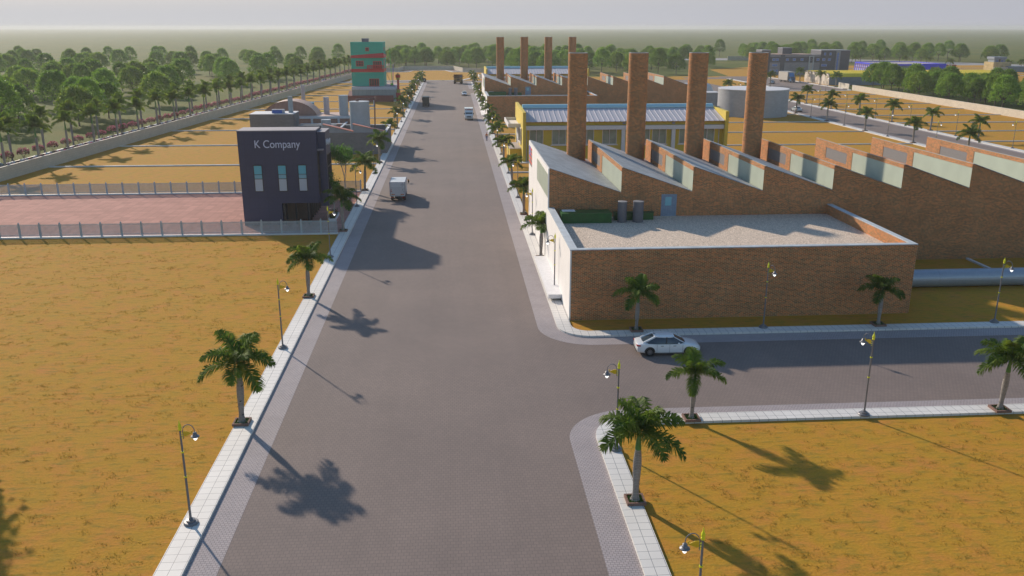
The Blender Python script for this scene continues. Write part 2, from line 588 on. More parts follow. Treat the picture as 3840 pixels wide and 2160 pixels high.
# parallel road
for ya, yb in ((-40, 49.05), (66.36, 333.6), (357.6, 401)):
    pavement(([(E0 + 2.6, ya), (E0 + 2.6, yb)], [(E0 + 1.3, ya), (E0 + 1.3, yb)], [(E0 - 0.2, ya), (E0 - 0.2, yb)]), "")
pavement(([(E1 - 2.9, -40), (E1 - 2.9, 337)], [(E1 - 1.8, -40), (E1 - 1.8, 337)], [(E1 - 0.2, -40), (E1 - 0.2, 337)]), "")
strip("pavement", [(115, 337), (151, 337.2), (155, 338.5), (156.3, 342)], [(115, 335.8), (151.5, 336), (156, 337.6), (157.6, 342)], -0.02, H, SLAB)
strip("pavement", [(156.6, 347), (156.6, 398), (154, 440)], [(158.4, 347), (158.4, 398), (156, 440)], -0.02, H, SLAB)
strip("pavement", [(133, 358), (133, 419)], [(131.4, 358), (131.4, 419)], -0.02, H, SLAB)
strip("pavement", [(-47, 414.6), (4.6, 413.2), (9.3, 429.6), (19, 429.6)], [(-47, 416.2), (3.6, 414.8), (8, 431.2), (19, 431.2)], -0.02, H, SLAB)
strip("pavement", [(-47, 494.6), (-24.6, 493.4), (-22.4, 511.2), (-4.4, 512.6), (0, 492), (19, 489)], [(-47, 496.3), (-23.6, 495.2), (-21.6, 512.9), (-3.8, 514.4), (0.9, 493.8), (19, 490.8)], -0.02, H, SLAB)
strip("pavement", [(-51, 401), (XL3, 401)], [(-51, 399.4), (XL3, 399.4)], -0.02, H, SLAB)
strip("pavement", [(XR3, 401.2), (94, 401.2)], [(XR3, 399.8), (94, 399.8)], -0.02, H, SLAB)

# plot kerbs: thin white upstands across the lots
mb = MB()
for k in range(9):
    y = 159.1 + 27.75 * k
    if k < 9 and y < 399: mb.box(xw(y) + 0.2, y - 0.16, -0.02, XL3, y + 0.16, 0.2)
for y in (147.6, 180.0, 202.7, 224.4, 245.6, 268, 290, 312):
    mb.box(XR3, y - 0.14, -0.02, E0 - 0.3, y + 0.14, 0.2)
for k in range(13):
    y = 125.0 + 19.15 * k
    if y < 332: mb.box(E1 - 0.2, y - 0.14, -0.02, 155.6, y + 0.14, 0.2)
mb.box(54.85, 68, -0.02, 55.15, 86.8, 0.16)
mb.box(54.85, 110.5, -0.02, 55.15, 147.4, 0.16)
for k in range(8):
    y = 372 + 21 * k
    mb.box(285 if y < 470 else 230, y - 0.2, -0.02, 345, y + 0.2, 0.2)
struct(mb.build("plot_kerb", LOTKERB))

# the forecourt of the dark company building
struct(MB().face([(xw(117), 103.4, 0.004), (XL3, 103.4, 0.004), (XL3, 131.3, 0.004), (xw(117), 131.3, 0.004)]).build("forecourt_paving", PLAZA))
# apron round the yellow building and its tank
struct(MB().box(12.2, 158.2, -0.02, 52, 160.4, 0.12).build("concrete_apron", M((0.62, 0.62, 0.62), 0.7)))

# left road outside the wall, with its black and white kerb
def xr(y, d): return xw(y) - d
strip("left_road", [(xr(60, 4.3), 60), (xr(900, 4.3), 900)], [(xr(60, 9.2), 60), (xr(900, 9.2), 900)], 0, -0.015, ASPH)
mb = MB()
y = 120.0
k = 0
while y < 520:
    ln = 2.6 if k % 2 == 0 else 1.7
    mb.mi = k % 2
    a, b = y, y + ln
    mb.prism([(xr(a, 9.2), a), (xr(b, 9.2), b), (xr(b, 9.6), b), (xr(a, 9.6), a)], -0.03, 0.22)
    y = b; k += 1
struct(mb.build("road_kerb", [M((0.7, 0.72, 0.75), 0.6), BLACK]))

# boundary walls
def wall(pts, h, th, label, name="boundary_wall"):
    mb = MB()
    pv = [Vector((p[0], p[1], 0)) for p in pts]
    off = []
    for k, p in enumerate(pv):
        d = (pv[min(k + 1, len(pv) - 1)] - pv[max(k - 1, 0)]).normalized()
        off.append(Vector((-d.y, d.x, 0)) * th / 2)
    for k in range(len(pv) - 1):
        a, b = pv[k], pv[k + 1]
        ln = 0
        q = [a - off[k], b - off[k + 1], b + off[k + 1], a + off[k]]
        mb.prism([(v.x, v.y) for v in q], -0.03, h)
    w = mb.build(name, WALLP)
    tag(w, label, "wall")
    cp = MB()
    for k in range(len(pv) - 1):
        a, b = pv[k], pv[k + 1]
        q = [a - off[k] * 1.3, b - off[k + 1] * 1.3, b + off[k + 1] * 1.3, a + off[k] * 1.3]
        cp.prism([(v.x, v.y) for v in q], h + 0.002, h + 0.07)
    cp.build("coping", M((0.64, 0.59, 0.50), 0.8), w)
    return w
wall([(xw(40), 40), (xw(500), 500)], 2.1, 0.25, "long cream boundary wall between the palm avenue and the dry plots on the left")
wall([(xw(500) + 0.3, 500), (-30, 500), (-28, 519), (0.7, 521), (6, 497), (15.3, 489.5), (23, 489), (23.5, 440)], 2.1, 0.25, "grey boundary wall stepping round the far end of the main road")
wall([(151, -40), (155, 229), (157.2, 339.5)], 2.0, 0.3, "long sunlit cream boundary wall in front of the trees on the right")
wall([(158.6, 345.5), (158.9, 356)], 2.0, 0.3, "short cream wall stub beside the arched warehouse")
wall([(205, 655), (225, 655.5)], 3, 0.3, "pale wall far behind the blue framed warehouse")
# ------------------------------------------------------------------ the brick factories
BRICK = brick_mat("red_brick", (0.68, 0.195, 0.06), (0.29, 0.11, 0.05), (0.13, 0.08, 0.042), (0.58, 0.46, 0.25), 0.34, 0.11, 0.014, 0.9, 0.2)
BRICKC = brick_mat("chimney_brick", (0.70, 0.20, 0.055), (0.30, 0.11, 0.045), (0.13, 0.08, 0.04), (0.52, 0.40, 0.22), 0.32, 0.13, 0.018, 0.9, 0.2)
WHITEW = M((0.80, 0.765, 0.74), 0.8, var=0.05, scale=0.5, name="white_render")
ROOFG = panel_mat("roof_sheets", (0.37, 0.385, 0.40), (0.25, 0.27, 0.29), 0.75, 0.9, 0.02, 0.65, 0.5, 0.12)
GLASSG = corr_mat("pale_green_glazing", (0.50, 0.55, 0.44), (0.42, 0.47, 0.38), 0.12, 0, 0.35, 0, 0.3)
GRAVEL = None
def gravel():
    m, t, b = new_mat("roof_gravel")
    v = t.nodes.new("ShaderNodeTexVoronoi"); v.inputs["Scale"].default_value = 12.0
    t.links.new(pos(t), v.inputs["Vector"])
    c = ramp(t, v.outputs["Color"], [(0.1, (0.52, 0.41, 0.32)), (0.45, (0.70, 0.56, 0.44)), (0.8, (0.86, 0.71, 0.57))])
    c = mixc(t, ramp(t, v.outputs["Distance"], [(0.45, (0, 0, 0)), (0.75, (1, 1, 1))]), c, (0.36, 0.29, 0.225, 1))
    t.links.new(c, b.inputs["Base Color"]); b.inputs["Roughness"].default_value = 0.9
    bump(t, b, v.outputs["Distance"], -0.5, 0.06)
    return m
GRAVEL = gravel()
def grille_mat():
    m, t, b = new_mat("vent_mesh")
    u = uvm(t)
    br = t.nodes.new("ShaderNodeTexBrick")
    t.links.new(u, br.inputs["Vector"])
    br.inputs["Scale"].default_value = 1
    br.inputs["Brick Width"].default_value = 0.16; br.inputs["Row Height"].default_value = 0.11
    br.inputs["Mortar Size"].default_value = 0.03
    br.inputs["Color1"].default_value = (0.10, 0.09, 0.09, 1); br.inputs["Color2"].default_value = (0.07, 0.065, 0.065, 1)
    br.inputs["Mortar"].default_value = (0.22, 0.20, 0.195, 1)
    t.links.new(br.outputs["Color"], b.inputs["Base Color"]); b.inputs["Roughness"].default_value = 0.6
    return m
GRILLE = grille_mat()
COPING = M((0.46, 0.50, 0.53), 0.7, var=0.15, scale=1.2, name="zinc_coping")
DKGREEN = M((0.006, 0.095, 0.014), 0.5, var=0.2)
TANKG = M((0.13, 0.13, 0.15), 0.5, var=0.1)
BLUEDOOR = panel_mat("grey_blue_door", (0.23, 0.30, 0.40), (0.17, 0.22, 0.30), 0.25, 0.12, 0.01, 0.6)

def factory(x0, y0, label, where, fno):
    NT, P, ZR, ZV = 8, 7.42, 10.26, 7.68
    ya, yb, yc = y0, y0 + 17.55, y0 + 40.3          # low block front, saw-tooth front and back
    w = 29.8
    f = thing("brick_factory", label, "factory", (x0 + 20, y0 + 25, 0))
    # low block: front and right walls with parapet, in brick
    mb = MB()
    hp, t, zr = 6.2, 0.5, 5.18
    mb.box(x0 + 0.012, ya, -0.03, x0 + w, ya + t, hp - 0.06)
    mb.box(x0 + w - t, ya + t, -0.03, x0 + w, yb, hp - 0.06)
    # saw-tooth hall walls
    prof = [(x0 + 0.012, -0.03)]
    for k in range(NT):
        prof += [(x0 + 0.012 + (0 if k == 0 else P * k), ZR), (x0 + P * (k + 1), ZV)]
    prof.append((x0 + P * NT, -0.03))
    def saw(y0_, y1_):
        n = len(prof)
        for k in range(NT):
            xa, xb = x0 + P * k + (0.012 if k == 0 else 0), x0 + P * (k + 1)
            for yy, s in ((y0_, 1), (y1_, -1)):
                q = [(xa, yy, -0.03), (xb, yy, -0.03), (xb, yy, ZV), (xa, yy, ZR)]
                mb.face(q[::s])
        mb.box(xb - 0.3, y0_, -0.03, xb - 0.002, y1_, ZV - 0.02, skip="fk")
    saw(yb, yc)
    # brick frames round the vertical lights
    for k in range(1, NT):
        X = x0 + P * k
        z = ZV - 0.2
        mb.box(X - 0.012, yb + 0.001, ZR - 0.42, X + 0.10, yc - 0.001, ZR - 0.01)
        mb.box(X - 0.012, yb + 12.0, z, X + 0.1, yb + 13.4, ZR - 0.42)
        mb.box(X - 0.012, yb + 19.4, z, X + 0.1, yc - 0.001, ZR - 0.42)
        mb.box(X - 0.012, yb + 13.4, z, X + 0.1, yb + 19.4, ZV + 0.55)
        mb.box(X - 0.012, yb + 13.4, ZR - 0.75, X + 0.1, yb + 19.4, ZR - 0.42)
    mb.build("brick_wall", BRICK, f)
    for k in range(1, NT):
        X = x0 + P * k
        MB().face([(X + 0.02, yb + 0.02, ZV - 0.1), (X + 0.02, yb + 0.02, ZR - 0.42), (X + 0.02, yb + 12.0, ZR - 0.42), (X + 0.02, yb + 12.0, ZV - 0.1)]).build("glazing", GLASSG, f)
        MB().box(X + 0.02, yb + 13.4, ZV + 0.55, X + 0.06, yb + 19.4, ZR - 0.75).build("vent_grille", GRILLE, f)
    # roofs
    for k in range(NT):
        a, b = x0 + P * k, x0 + P * (k + 1)
        o = 0.06
        q = [(a + 0.10 if k else a, yb - o, ZR - 0.004), (b - 0.02, yb - o, ZV + 0.03), (b - 0.02, yc + o, ZV + 0.03), (a + 0.10 if k else a, yc + o, ZR - 0.004)]
        r = MB().face([(p[0], p[1], p[2] + 0.06) for p in q])
        for i in range(4):
            p, s = q[i], q[(i + 1) % 4]
            r.face([p, s, (s[0], s[1], s[2] + 0.06), (p[0], p[1], p[2] + 0.06)])
        r.build("roof", ROOFG, f)
    # white street facade
    ww = MB()
    ww.box(x0 - 0.12, ya, -0.03, x0, yb, hp - 0.06)
    ww.box(x0 - 0.12, yb, -0.03, x0, yc, ZR - 0.02)
    wall_o = ww.build("white_facade", WHITEW, f)
    MB().box(x0 - 0.15, yb + 0.35, 7.2, x0 - 0.12, yb + 11.6, 9.62).build("facade_panel", GLASSG, f)
    # awning along the facade
    MB().box(x0 - 1.35, ya + 5.0, 0.40, x0 - 0.12, ya + 18.8, 0.78).build("loading_step", M((0.74, 0.73, 0.74), 0.8, var=0.06), f)
    # parapet copings
    cp = MB()
    cp.box(x0 - 0.14, ya - 0.03, hp - 0.058, x0 + 0.52, yb, hp + 0.02)
    cp.box(x0 + 0.52, ya - 0.03, hp - 0.058, x0 + w + 0.03, ya + t + 0.02, hp + 0.02)
    cp.box(x0 + w - t - 0.02, ya + t + 0.02, hp - 0.058, x0 + w + 0.03, yb, hp + 0.02)
    cp.build("coping", COPING, f)
    ip = MB().box(x0 + 0.004, ya + t, -0.03, x0 + 0.5, yb, hp - 0.06)
    ip.build("parapet", BRICK, f)
    MB().face([(x0 + 0.45, ya + 0.45, zr), (x0 + w - 0.45, ya + 0.45, zr), (x0 + w - 0.45, yb, zr), (x0 + 0.45, yb, zr)]).build("gravel_roof", GRAVEL, f)
    # roof door
    d = MB().box(x0 + 11.65, yb - 0.05, zr, x0 + 13.25, yb + 0.02, zr + 2.28).build("roof_door", BLUEDOOR, f)
    MB().box(x0 + 12.05, yb - 0.07, zr + 1.1, x0 + 12.7, yb - 0.05, zr + 2.0).build("pane", M((0.20, 0.46, 0.55), 0.2, var=0), d)
    # striped flag painted on the facade
    fl = MB()
    X = x0 - 0.125
    yA, yB, zA, zB = yc - 4.4, yc - 0.25, 7.45, 9.72
    n = 8
    for i in range(n):
        fl.mi = i % 2
        a, b = zB - (zB - zA) * i / n, zB - (zB - zA) * (i + 1) / n
        ym = yB - (yB - yA) * 0.5
        if i < n // 2:
            fl.face([(X, ym, b), (X, yA, b), (X, yA, a), (X, ym, a)])
        else:
            fl.face([(X, yB, b), (X, yA, b), (X, yA, a), (X, yB, a)])
    fl.mi = 2
    ym = yB - (yB - yA) * 0.5
    zm = (zA + zB) / 2
    fl.face([(X, yB, zm), (X, ym, zm), (X, ym, zB), (X, yB, zB)])
    fl.mi = 3
    cy, cz = (yB + ym) / 2, (zm + zB) / 2
    for i in range(10):                               # crescent
        a, b = R(60 + 24 * i), R(84 + 24 * i)
        fl.face([(X - 0.006, cy - 0.25 + 0.42 * math.cos(a), cz + 0.42 * math.sin(a)), (X - 0.006, cy - 0.25 + 0.42 * math.cos(b), cz + 0.42 * math.sin(b)),
                 (X - 0.006, cy - 0.14 + 0.33 * math.cos(b), cz + 0.33 * math.sin(b)), (X - 0.006, cy - 0.14 + 0.33 * math.cos(a), cz + 0.33 * math.sin(a))])
    st = [(X - 0.006, cy - 0.05 + (0.26 if i % 2 == 0 else 0.12) * math.cos(R(12.86 * i)), cz + (0.26 if i % 2 == 0 else 0.12) * math.sin(R(12.86 * i))) for i in range(28)]
    fl.face(st)
    fl.build("wall_flag", [M((0.62, 0.045, 0.03), 0.7), M((0.16, 0.145, 0.13), 0.7), M((0.03, 0.03, 0.36), 0.7), M((0.45, 0.44, 0.55), 0.7)], f)
    # four round chimneys
    for k in range(4):
        cx, cy = x0 + 5.55 + P * k, y0 + 37.9
        c = MB()
        c.lathe([(1.17, 6.5), (1.17, 20.95)], cx, cy, 40, False, False, 1.17)
        c.lathe([(0.95, 20.95), (0.95, 18.5)], cx, cy, 40, False, False, 0.95)
        o = c.build("chimney", BRICKC, f, smooth=True, weld=True)
        MB().lathe([(1.175, 20.93), (1.175, 21.0), (0.94, 21.0), (0.94, 20.93)], cx, cy, 40, False, False).build("chimney_rim", M((0.4, 0.38, 0.36), 0.8), o)
    # things standing on the gravel roof
    g = MB().box(x0 + 0.95, yb - 2.95, zr, x0 + 6.0, yb - 1.0, zr + 1.0)
    c = tag(g.build("roof_cabinet", DKGREEN), "long dark green cabinet with white hatch on the %s factory roof" % where, "cabinet")
    MB().box(x0 + 1.15, yb - 2.0, zr + 1.0, x0 + 2.45, yb - 1.1, zr + 1.04).build("hatch", M((0.75, 0.75, 0.76), 0.5), c)
    g = MB().box(x0 + 6.5, yb - 1.75, zr, x0 + 10.5, yb - 1.05, zr + 0.7)
    c = tag(g.build("roof_cabinet", DKGREEN), "low dark green cabinet behind grey cylinders on the %s factory roof" % where, "cabinet")
    MB().box(x0 + 6.45, yb - 1.8, zr + 0.7, x0 + 10.55, yb - 1.0, zr + 0.75).build("lid", M((0.008, 0.075, 0.018), 0.5), c)
    for k, (cx, rr) in enumerate(((x0 + 7.1, 0.46), (x0 + 8.72, 0.53))):
        c = tag(MB().cyl(cx, yb - 2.55, zr, zr + 2.05, rr, 24).build("roof_cylinder", TANKG, smooth=True), "%s grey upright cylinder on the %s factory roof" % (("slimmer left", "thicker right")[k], where), "cylinder")
        MB().cyl(cx, yb - 2.55, zr + 2.05, zr + 2.10, rr + 0.02, 24).build("lid", M((0.24, 0.24, 0.25), 0.5), c)
    return f
factory(9.66, 69.5, "red brick factory with saw-tooth roof and four chimneys nearest the camera", "nearer", 1)
factory(9.3, 237.1, "farther red brick factory with saw-tooth roof behind the yellow hall", "farther", 2)

# big grey pipe lying beside the low block
pi = MB().cylx(40.0, 78.0, 77.2, 0.85, 0.85, 32)
p = tag(pi.build("steel_pipe", M((0.33, 0.38, 0.45), 0.35, 0.3, var=0.05), smooth=True), "large grey blue pipe lying on the grass right of the brick factory", "pipe")
for x in (46, 56, 66):
    MB().cylx(x, x + 0.06, 77.2, 0.85, 0.858, 32).build("joint_band", M((0.30, 0.34, 0.4), 0.4, 0.3), p, smooth=True)

# ------------------------------------------------------------------ the yellow halls
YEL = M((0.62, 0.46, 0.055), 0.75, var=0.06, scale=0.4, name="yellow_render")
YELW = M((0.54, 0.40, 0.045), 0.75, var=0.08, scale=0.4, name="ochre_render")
BAND = M((0.62, 0.63, 0.66), 0.7, var=0.05)
GL = M((0.21, 0.27, 0.225), 0.35, var=0.25, scale=0.8, spec=0.6, name="green_glass")
GL2 = M((0.20, 0.32, 0.22), 0.12, var=0.2, scale=0.8, spec=0.6)
FRAME = M((0.60, 0.55, 0.55), 0.6, var=0.05)
TURQ = M((0.36, 0.60, 0.66), 0.45, var=0.06)
def yellow_hall(x0, y0, label, where):
    x1, y1 = x0 + 38.2, y0 + 19.6
    f = thing("yellow_hall", label, "industrial hall", (x0 + 19, y0 + 10, 0))
    yf = y0 + 1.1
    # end walls higher than the roof, sloping up to the back
    for xa, xb, nm in ((x0, x0 + 0.55, "l"), (x1 - 0.6, x1, "r")):
        e = MB().extr([(y0, -0.02), (y0, 9.05), (y1, 9.35), (y1, -0.02)], 'x', xa, xb)
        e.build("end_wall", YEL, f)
    # long front wall with window openings
    wins = [(1.3, 3.85), (5.45, 8.1), (10.6, 13.3), (14.85, 17.55), (21.2, 23.8), (24.2, 26.9), (29.3, 32.4), (33.2, 36.0)]
    zs, zt = 3.05, 5.82
    wl = MB()
    edges = [0.55] + [v for w in wins for v in w] + [37.6]
    for k in range(0, len(edges), 2):
        wl.box(x0 + edges[k], yf, zs, x0 + edges[k + 1], yf + 0.3, zt)
    wl.box(x0 + 0.55, yf, -0.02, x0 + 37.6, yf + 0.3, zs)
    wl.box(x0 + 0.55, yf, zt, x0 + 37.6, yf + 0.3, 7.2)
    wl.box(x0 + 0.55, y1 - 0.3, -0.02, x0 + 37.6, y1, 8.6)
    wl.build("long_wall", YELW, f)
    for a, b in wins:
        w = MB()
        for xa, xb in ((a, a + 0.1), ((a + b) / 2 - 0.05, (a + b) / 2 + 0.05), (b - 0.1, b)):
            w.box(x0 + xa, yf - 0.02, zs, x0 + xb, yf + 0.12, zt)
        w.box(x0 + a + 0.1, yf - 0.015, zs, x0 + (a + b) / 2 - 0.05, yf + 0.115, zs + 0.1)
        w.box(x0 + (a + b) / 2 + 0.05, yf - 0.015, zs, x0 + b - 0.1, yf + 0.115, zs + 0.1)
        wo = w.build("window_frame", FRAME, f)
        MB().box(x0 + a, yf + 0.15, zs, x0 + b, yf + 0.18, zt).build("pane", GL, wo)
        MB().box(x0 + a - 0.2, yf - 0.14, zs - 0.16, x0 + b + 0.2, yf - 0.002, zs - 0.02).build("sill", BAND, wo)
    # white canopy band and columns
    MB().box(x0 + 0.552, y0 + 0.35, 5.83, x0 + 37.55, yf - 0.004, 6.56).build("canopy_band", BAND, f)
    for xx in (18.4, 27.8):
        MB().box(x0 + xx, y0 + 0.5, 0.0, x0 + xx + 0.65, yf - 0.005, 5.82).build("column", BAND, f)
    for xx in (0.75, 36.8):
        MB().tube([(x0 + xx, yf - 0.12, 0), (x0 + xx, yf - 0.12, 5.8)], 0.07, 8).build("downpipe", M((0.5, 0.53, 0.55), 0.4), f)
    for xx in (18.6, 27.9):
        MB().box(x0 + xx, yf - 0.28, 6.75, x0 + xx + 0.5, yf - 0.01, 7.1).build("floodlight", M((0.25, 0.27, 0.33), 0.5), f)
    # ribbed roof
    n = 38
    mb = MB()
    W = (37.05) / n
    ze, zr_ = 7.32, 9.1
    ya, yb = y0 + 0.25, y0 + 8.6
    for k in range(n):
        xa = x0 + 0.55 + W * k
        pts = [(xa, 0), (xa + W * 0.76, 0), (xa + W * 0.81, 0.07), (xa + W * 0.95, 0.07), (xa + W, 0)]
        for (p, hp), (q, hq) in zip(pts, pts[1:]):
            mb.face([(p, ya, ze + hp), (q, ya, ze + hq), (q, yb, zr_ + hq), (p, yb, zr_ + hp)])
            mb.face([(p, ya, ze + hp - 0.04), (q, ya, ze + hq - 0.04), (q, ya, ze + hq), (p, ya, ze + hp)])
    mb.face([(x0 + 0.55, yb, zr_), (x0 + 37.6, yb, zr_), (x0 + 37.6, y1, 7.9), (x0 + 0.55, y1, 7.9)])
    mb.build("ribbed_roof", M((0.52, 0.50, 0.535), 0.8, 0.0, var=0.05, spec=0.15), f)
    MB().extr([(yb - 0.5, zr_ - 0.02), (yb - 0.5, zr_ + 0.22), (yb + 0.1, zr_ + 0.62), (yb + 0.9, zr_ + 0.62), (yb + 0.9, zr_ - 0.02)], 'x', x0 + 0.56, x0 + 37.59).build("ridge_light", TURQ, f)
    # street side: canopy, shutter, window, low annexe
    c = MB()
    ya, yb = y0 + 6.0, y0 + 18.3
    c.box(x0 - 2.35, ya, 5.75, x0 - 0.002, yb, 5.95)
    c.box(x0 - 2.35, ya, 5.951, x0 - 2.15, yb, 6.45); c.box(x0 - 2.149, ya, 5.951, x0 - 0.002, ya + 0.2, 6.45); c.box(x0 - 2.149, yb - 0.2, 5.951, x0 - 0.002, yb, 6.45)
    c.build("entrance_canopy", M((0.74, 0.70, 0.69), 0.7, var=0.05), f)
    MB().box(x0 - 0.05, y0 + 10.6, 0.5, x0 - 0.002, y0 + 16.4, 5.6).build("roller_shutter", corr_mat("shutter_" + where, (0.66, 0.66, 0.68), (0.45, 0.45, 0.47), 0.16, 1, 0.5), f)
    wf = MB()
    for a, b, c_, d in ((3.2, 3.45, 2.85, 5.85), (8.55, 8.8, 2.85, 5.85), (3.451, 8.549, 2.85, 3.05), (3.451, 8.549, 5.65, 5.85)):
        wf.box(x0 - 0.22, y0 + a, c_, x0 - 0.002, y0 + b, d)
    w = wf.build("window_frame", M((0.68, 0.62, 0.58), 0.6), f)
    MB().box(x0 - 0.06, y0 + 3.45, 3.05, x0 - 0.003, y0 + 8.55, 5.65).build("pane", M((0.12, 0.11, 0.08), 0.15), w)
    a = MB().box(x0 - 2.2, y0 + 3.4, -0.02, x0 - 0.002, y0 + 12.5, 2.0).build("annexe", YEL, f)
    MB().box(x0 - 2.25, y0 + 3.35, 2.001, x0 - 0.002, y0 + 12.55, 2.12).build("roof", M((0.42, 0.37, 0.34), 0.8), a)
    return f
yellow_hall(12.72, 159.4, "long yellow hall with grey ribbed roof between the two brick factories", "a")
yellow_hall(12.4, 327.0, "distant yellow hall with grey ribbed roof behind the farther brick factory", "b")

# round grey tank
TK = panel_mat("tank_plates", (0.40, 0.41, 0.44), (0.30, 0.31, 0.34), 0.9, 0.45, 0.02, 0.6, 0.5, 0.05)
t_ = thing("storage_tank", "wide round grey storage tank beside the parallel road", "tank", (84.9, 245.4, 0))
MB().lathe([(9.7, -0.02), (9.7, 7.25)], 84.9, 245.4, 72, False, False, 9.7).build("tank_wall", TK, t_, smooth=True, weld=True)
MB().lathe([(9.78, 7.2), (9.78, 7.38), (0.01, 7.55)], 84.9, 245.4, 72, False, False).build("tank_roof", M((0.62, 0.61, 0.63), 0.7, var=0.05), t_)
# pump house and pipes behind it
t_ = thing("pump_house", "small grey pump house left behind the round tank", "building", (80, 274, 0))
MB().box(77.5, 270.5, -0.02, 83.2, 277, 4.2).build("wall", panel_mat("grey_blocks", (0.32, 0.34, 0.37), (0.24, 0.25, 0.28), 0.6, 0.3, 0.02), t_)
MB().box(77.3, 270.3, 4.2, 83.4, 277.2, 4.4).build("roof", M((0.5, 0.5, 0.52), 0.7), t_)
for k, (z, w) in enumerate(((3.2, "upper"), (1.6, "lower"))):
    p = tag(MB().cylx(60, 77.3, 273, z, 0.42, 20).build("steel_pipe", M((0.24, 0.28, 0.33), 0.5, 0.2), smooth=True), "%s grey pipe running left from the pump house" % w, "pipe")
    MB().cylx(64, 64.4, 273, z, 0.6, 20).build("flange", M((0.3, 0.33, 0.38), 0.5), p)
for k, x in enumerate((76.5, 82.5)):
    d = MB().ball((x, 286, 3.0), 3.0, 20, 10, 1.15)
    d.cyl(x, 286, -0.02, 3.0, 2.9, 20)
    o = tag(d.build("domed_silo", M((0.58, 0.57, 0.56), 0.6, var=0.06), smooth=True), "%s pale domed silo behind the pump house" % ("left", "right")[k], "silo")
    MB().lathe([(3.02, 3.0), (3.02, 3.2)], x, 286, 20, False, False).build("ring", M((0.4, 0.4, 0.42), 0.6), o)
# ------------------------------------------------------------------ the dark company building
NAVY = panel_mat("navy_panels", (0.042, 0.048, 0.10), (0.026, 0.03, 0.062), 1.15, 1.33, 0.012, 0.5, 0.0, 0.05, off=(0.3, 0.5, 0))
NAVYT = M((0.27, 0.25, 0.28), 0.7, var=0.06)
DKF = M((0.022, 0.022, 0.026), 0.4, var=0.1)
REFLBLUE = M((0.07, 0.40, 0.54), 0.15, var=0.0, spec=0.8, name="painted_reflection_blue")  # blue of the reflected sky, painted into the top pane's colour
REFLPALE = M((0.40, 0.48, 0.58), 0.15, var=0.0, spec=0.8, name="painted_reflection_pale")  # pale lower end of the sky reflection, painted into the bottom pane
DARKG = M((0.05, 0.075, 0.09), 0.06, var=0.1, spec=0.9, name="dark_glass")
kb = thing("company_building", "dark navy panelled company building with three tall blue windows", "building", (-21, 115, 0))
f = MB()
# front block with an undercut corner
X0, X1, Y0, Y1, ZT = -26.42, -16.9, 108.8, 112.5, 11.74
f.box(X0, Y0, -0.02, -21.62, Y1, 2.78)
f.box(X0, Y0, 2.781, X1, Y1, ZT)
# set back side wing
f.box(-16.899, 109.75, 2.2, -15.9, 113.78, 11.45)
# rear body
f.box(X0, Y1 + 0.002, -0.02, -19.4, 128.5, 9.2)
f.box(-19.399, 113.8, 2.78, -18.4, 128.5, 9.0)
f.build("wall", NAVY, kb)
r = MB()
r.box(X0 - 0.02, Y0 - 0.02, ZT + 0.001, X1 + 0.02, Y1 + 0.02, ZT + 0.10)
r.box(-16.88, 109.73, 11.451, -15.88, 113.8, 11.53)
r.box(X0, Y1 + 0.03, 9.201, -19.38, 128.5, 9.3)
r.build("roof", NAVYT, kb)
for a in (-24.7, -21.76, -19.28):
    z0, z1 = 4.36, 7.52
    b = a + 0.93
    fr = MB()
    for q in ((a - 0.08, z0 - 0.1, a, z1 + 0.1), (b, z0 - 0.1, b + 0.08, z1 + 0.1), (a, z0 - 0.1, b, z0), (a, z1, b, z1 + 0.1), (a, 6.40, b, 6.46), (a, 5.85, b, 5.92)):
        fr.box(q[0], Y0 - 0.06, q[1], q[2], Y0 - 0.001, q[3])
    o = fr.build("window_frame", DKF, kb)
    MB().box(a, Y0 - 0.03, 6.46, b, Y0 - 0.003, z1).build("pane", REFLBLUE, o)
    MB().box(a, Y0 - 0.03, 5.92, b, Y0 - 0.003, 6.40).build("pane", M((0.16, 0.42, 0.54), 0.15, var=0.0, spec=0.8), o)  # middle step of the painted sky reflection, between blue and pale
    MB().box(a, Y0 - 0.03, z0, b, Y0 - 0.003, 5.85).build("pane", REFLPALE, o)
def lettering(txt, size, loc, rot, depth, m, parent, wx=None):
    cu = bpy.data.curves.new("lettering", 'FONT')
    cu.body = txt
    cu.size = size
    cu.extrude = depth
    to = bpy.data.objects.new("lettering_curve", cu)
    C.objects.link(to)
    bpy.context.view_layer.update()
    dg = bpy.context.evaluated_depsgraph_get()
    me = bpy.data.meshes.new_from_object(to.evaluated_get(dg))
    bpy.data.objects.remove(to)
    xs = [v.co.x for v in me.vertices]
    s = (wx / (max(xs) - min(xs))) if wx else 1.0
    x0 = min(xs)
    mt = Matrix.Translation(Vector(loc) - WL[parent.name]) @ rot.to_4x4() @ Matrix.Diagonal((s, 1, 1, 1)) @ Matrix.Translation((-x0, 0, 0))
    me.transform(mt)
    me.materials.clear(); me.materials.append(m)
    o = bpy.data.objects.new("lettering", me)
    C.objects.link(o)
    o.parent = parent
    return o
LET = M((0.54, 0.58, 0.74), 0.5, var=0.0)
lettering("K Company", 1.36, (-24.36, Y0 - 0.06, 9.72), Matrix.Rotation(R(90), 3, 'X'), 0.05, LET, kb, 5.5)
lettering("K Company", 1.0, (-15.84, 110.1, 9.85), Matrix.Rotation(R(90), 3, 'Z') @ Matrix.Rotation(R(90), 3, 'X'), 0.05, M((0.66, 0.70, 0.76), 0.5, var=0.0), kb, 3.4)
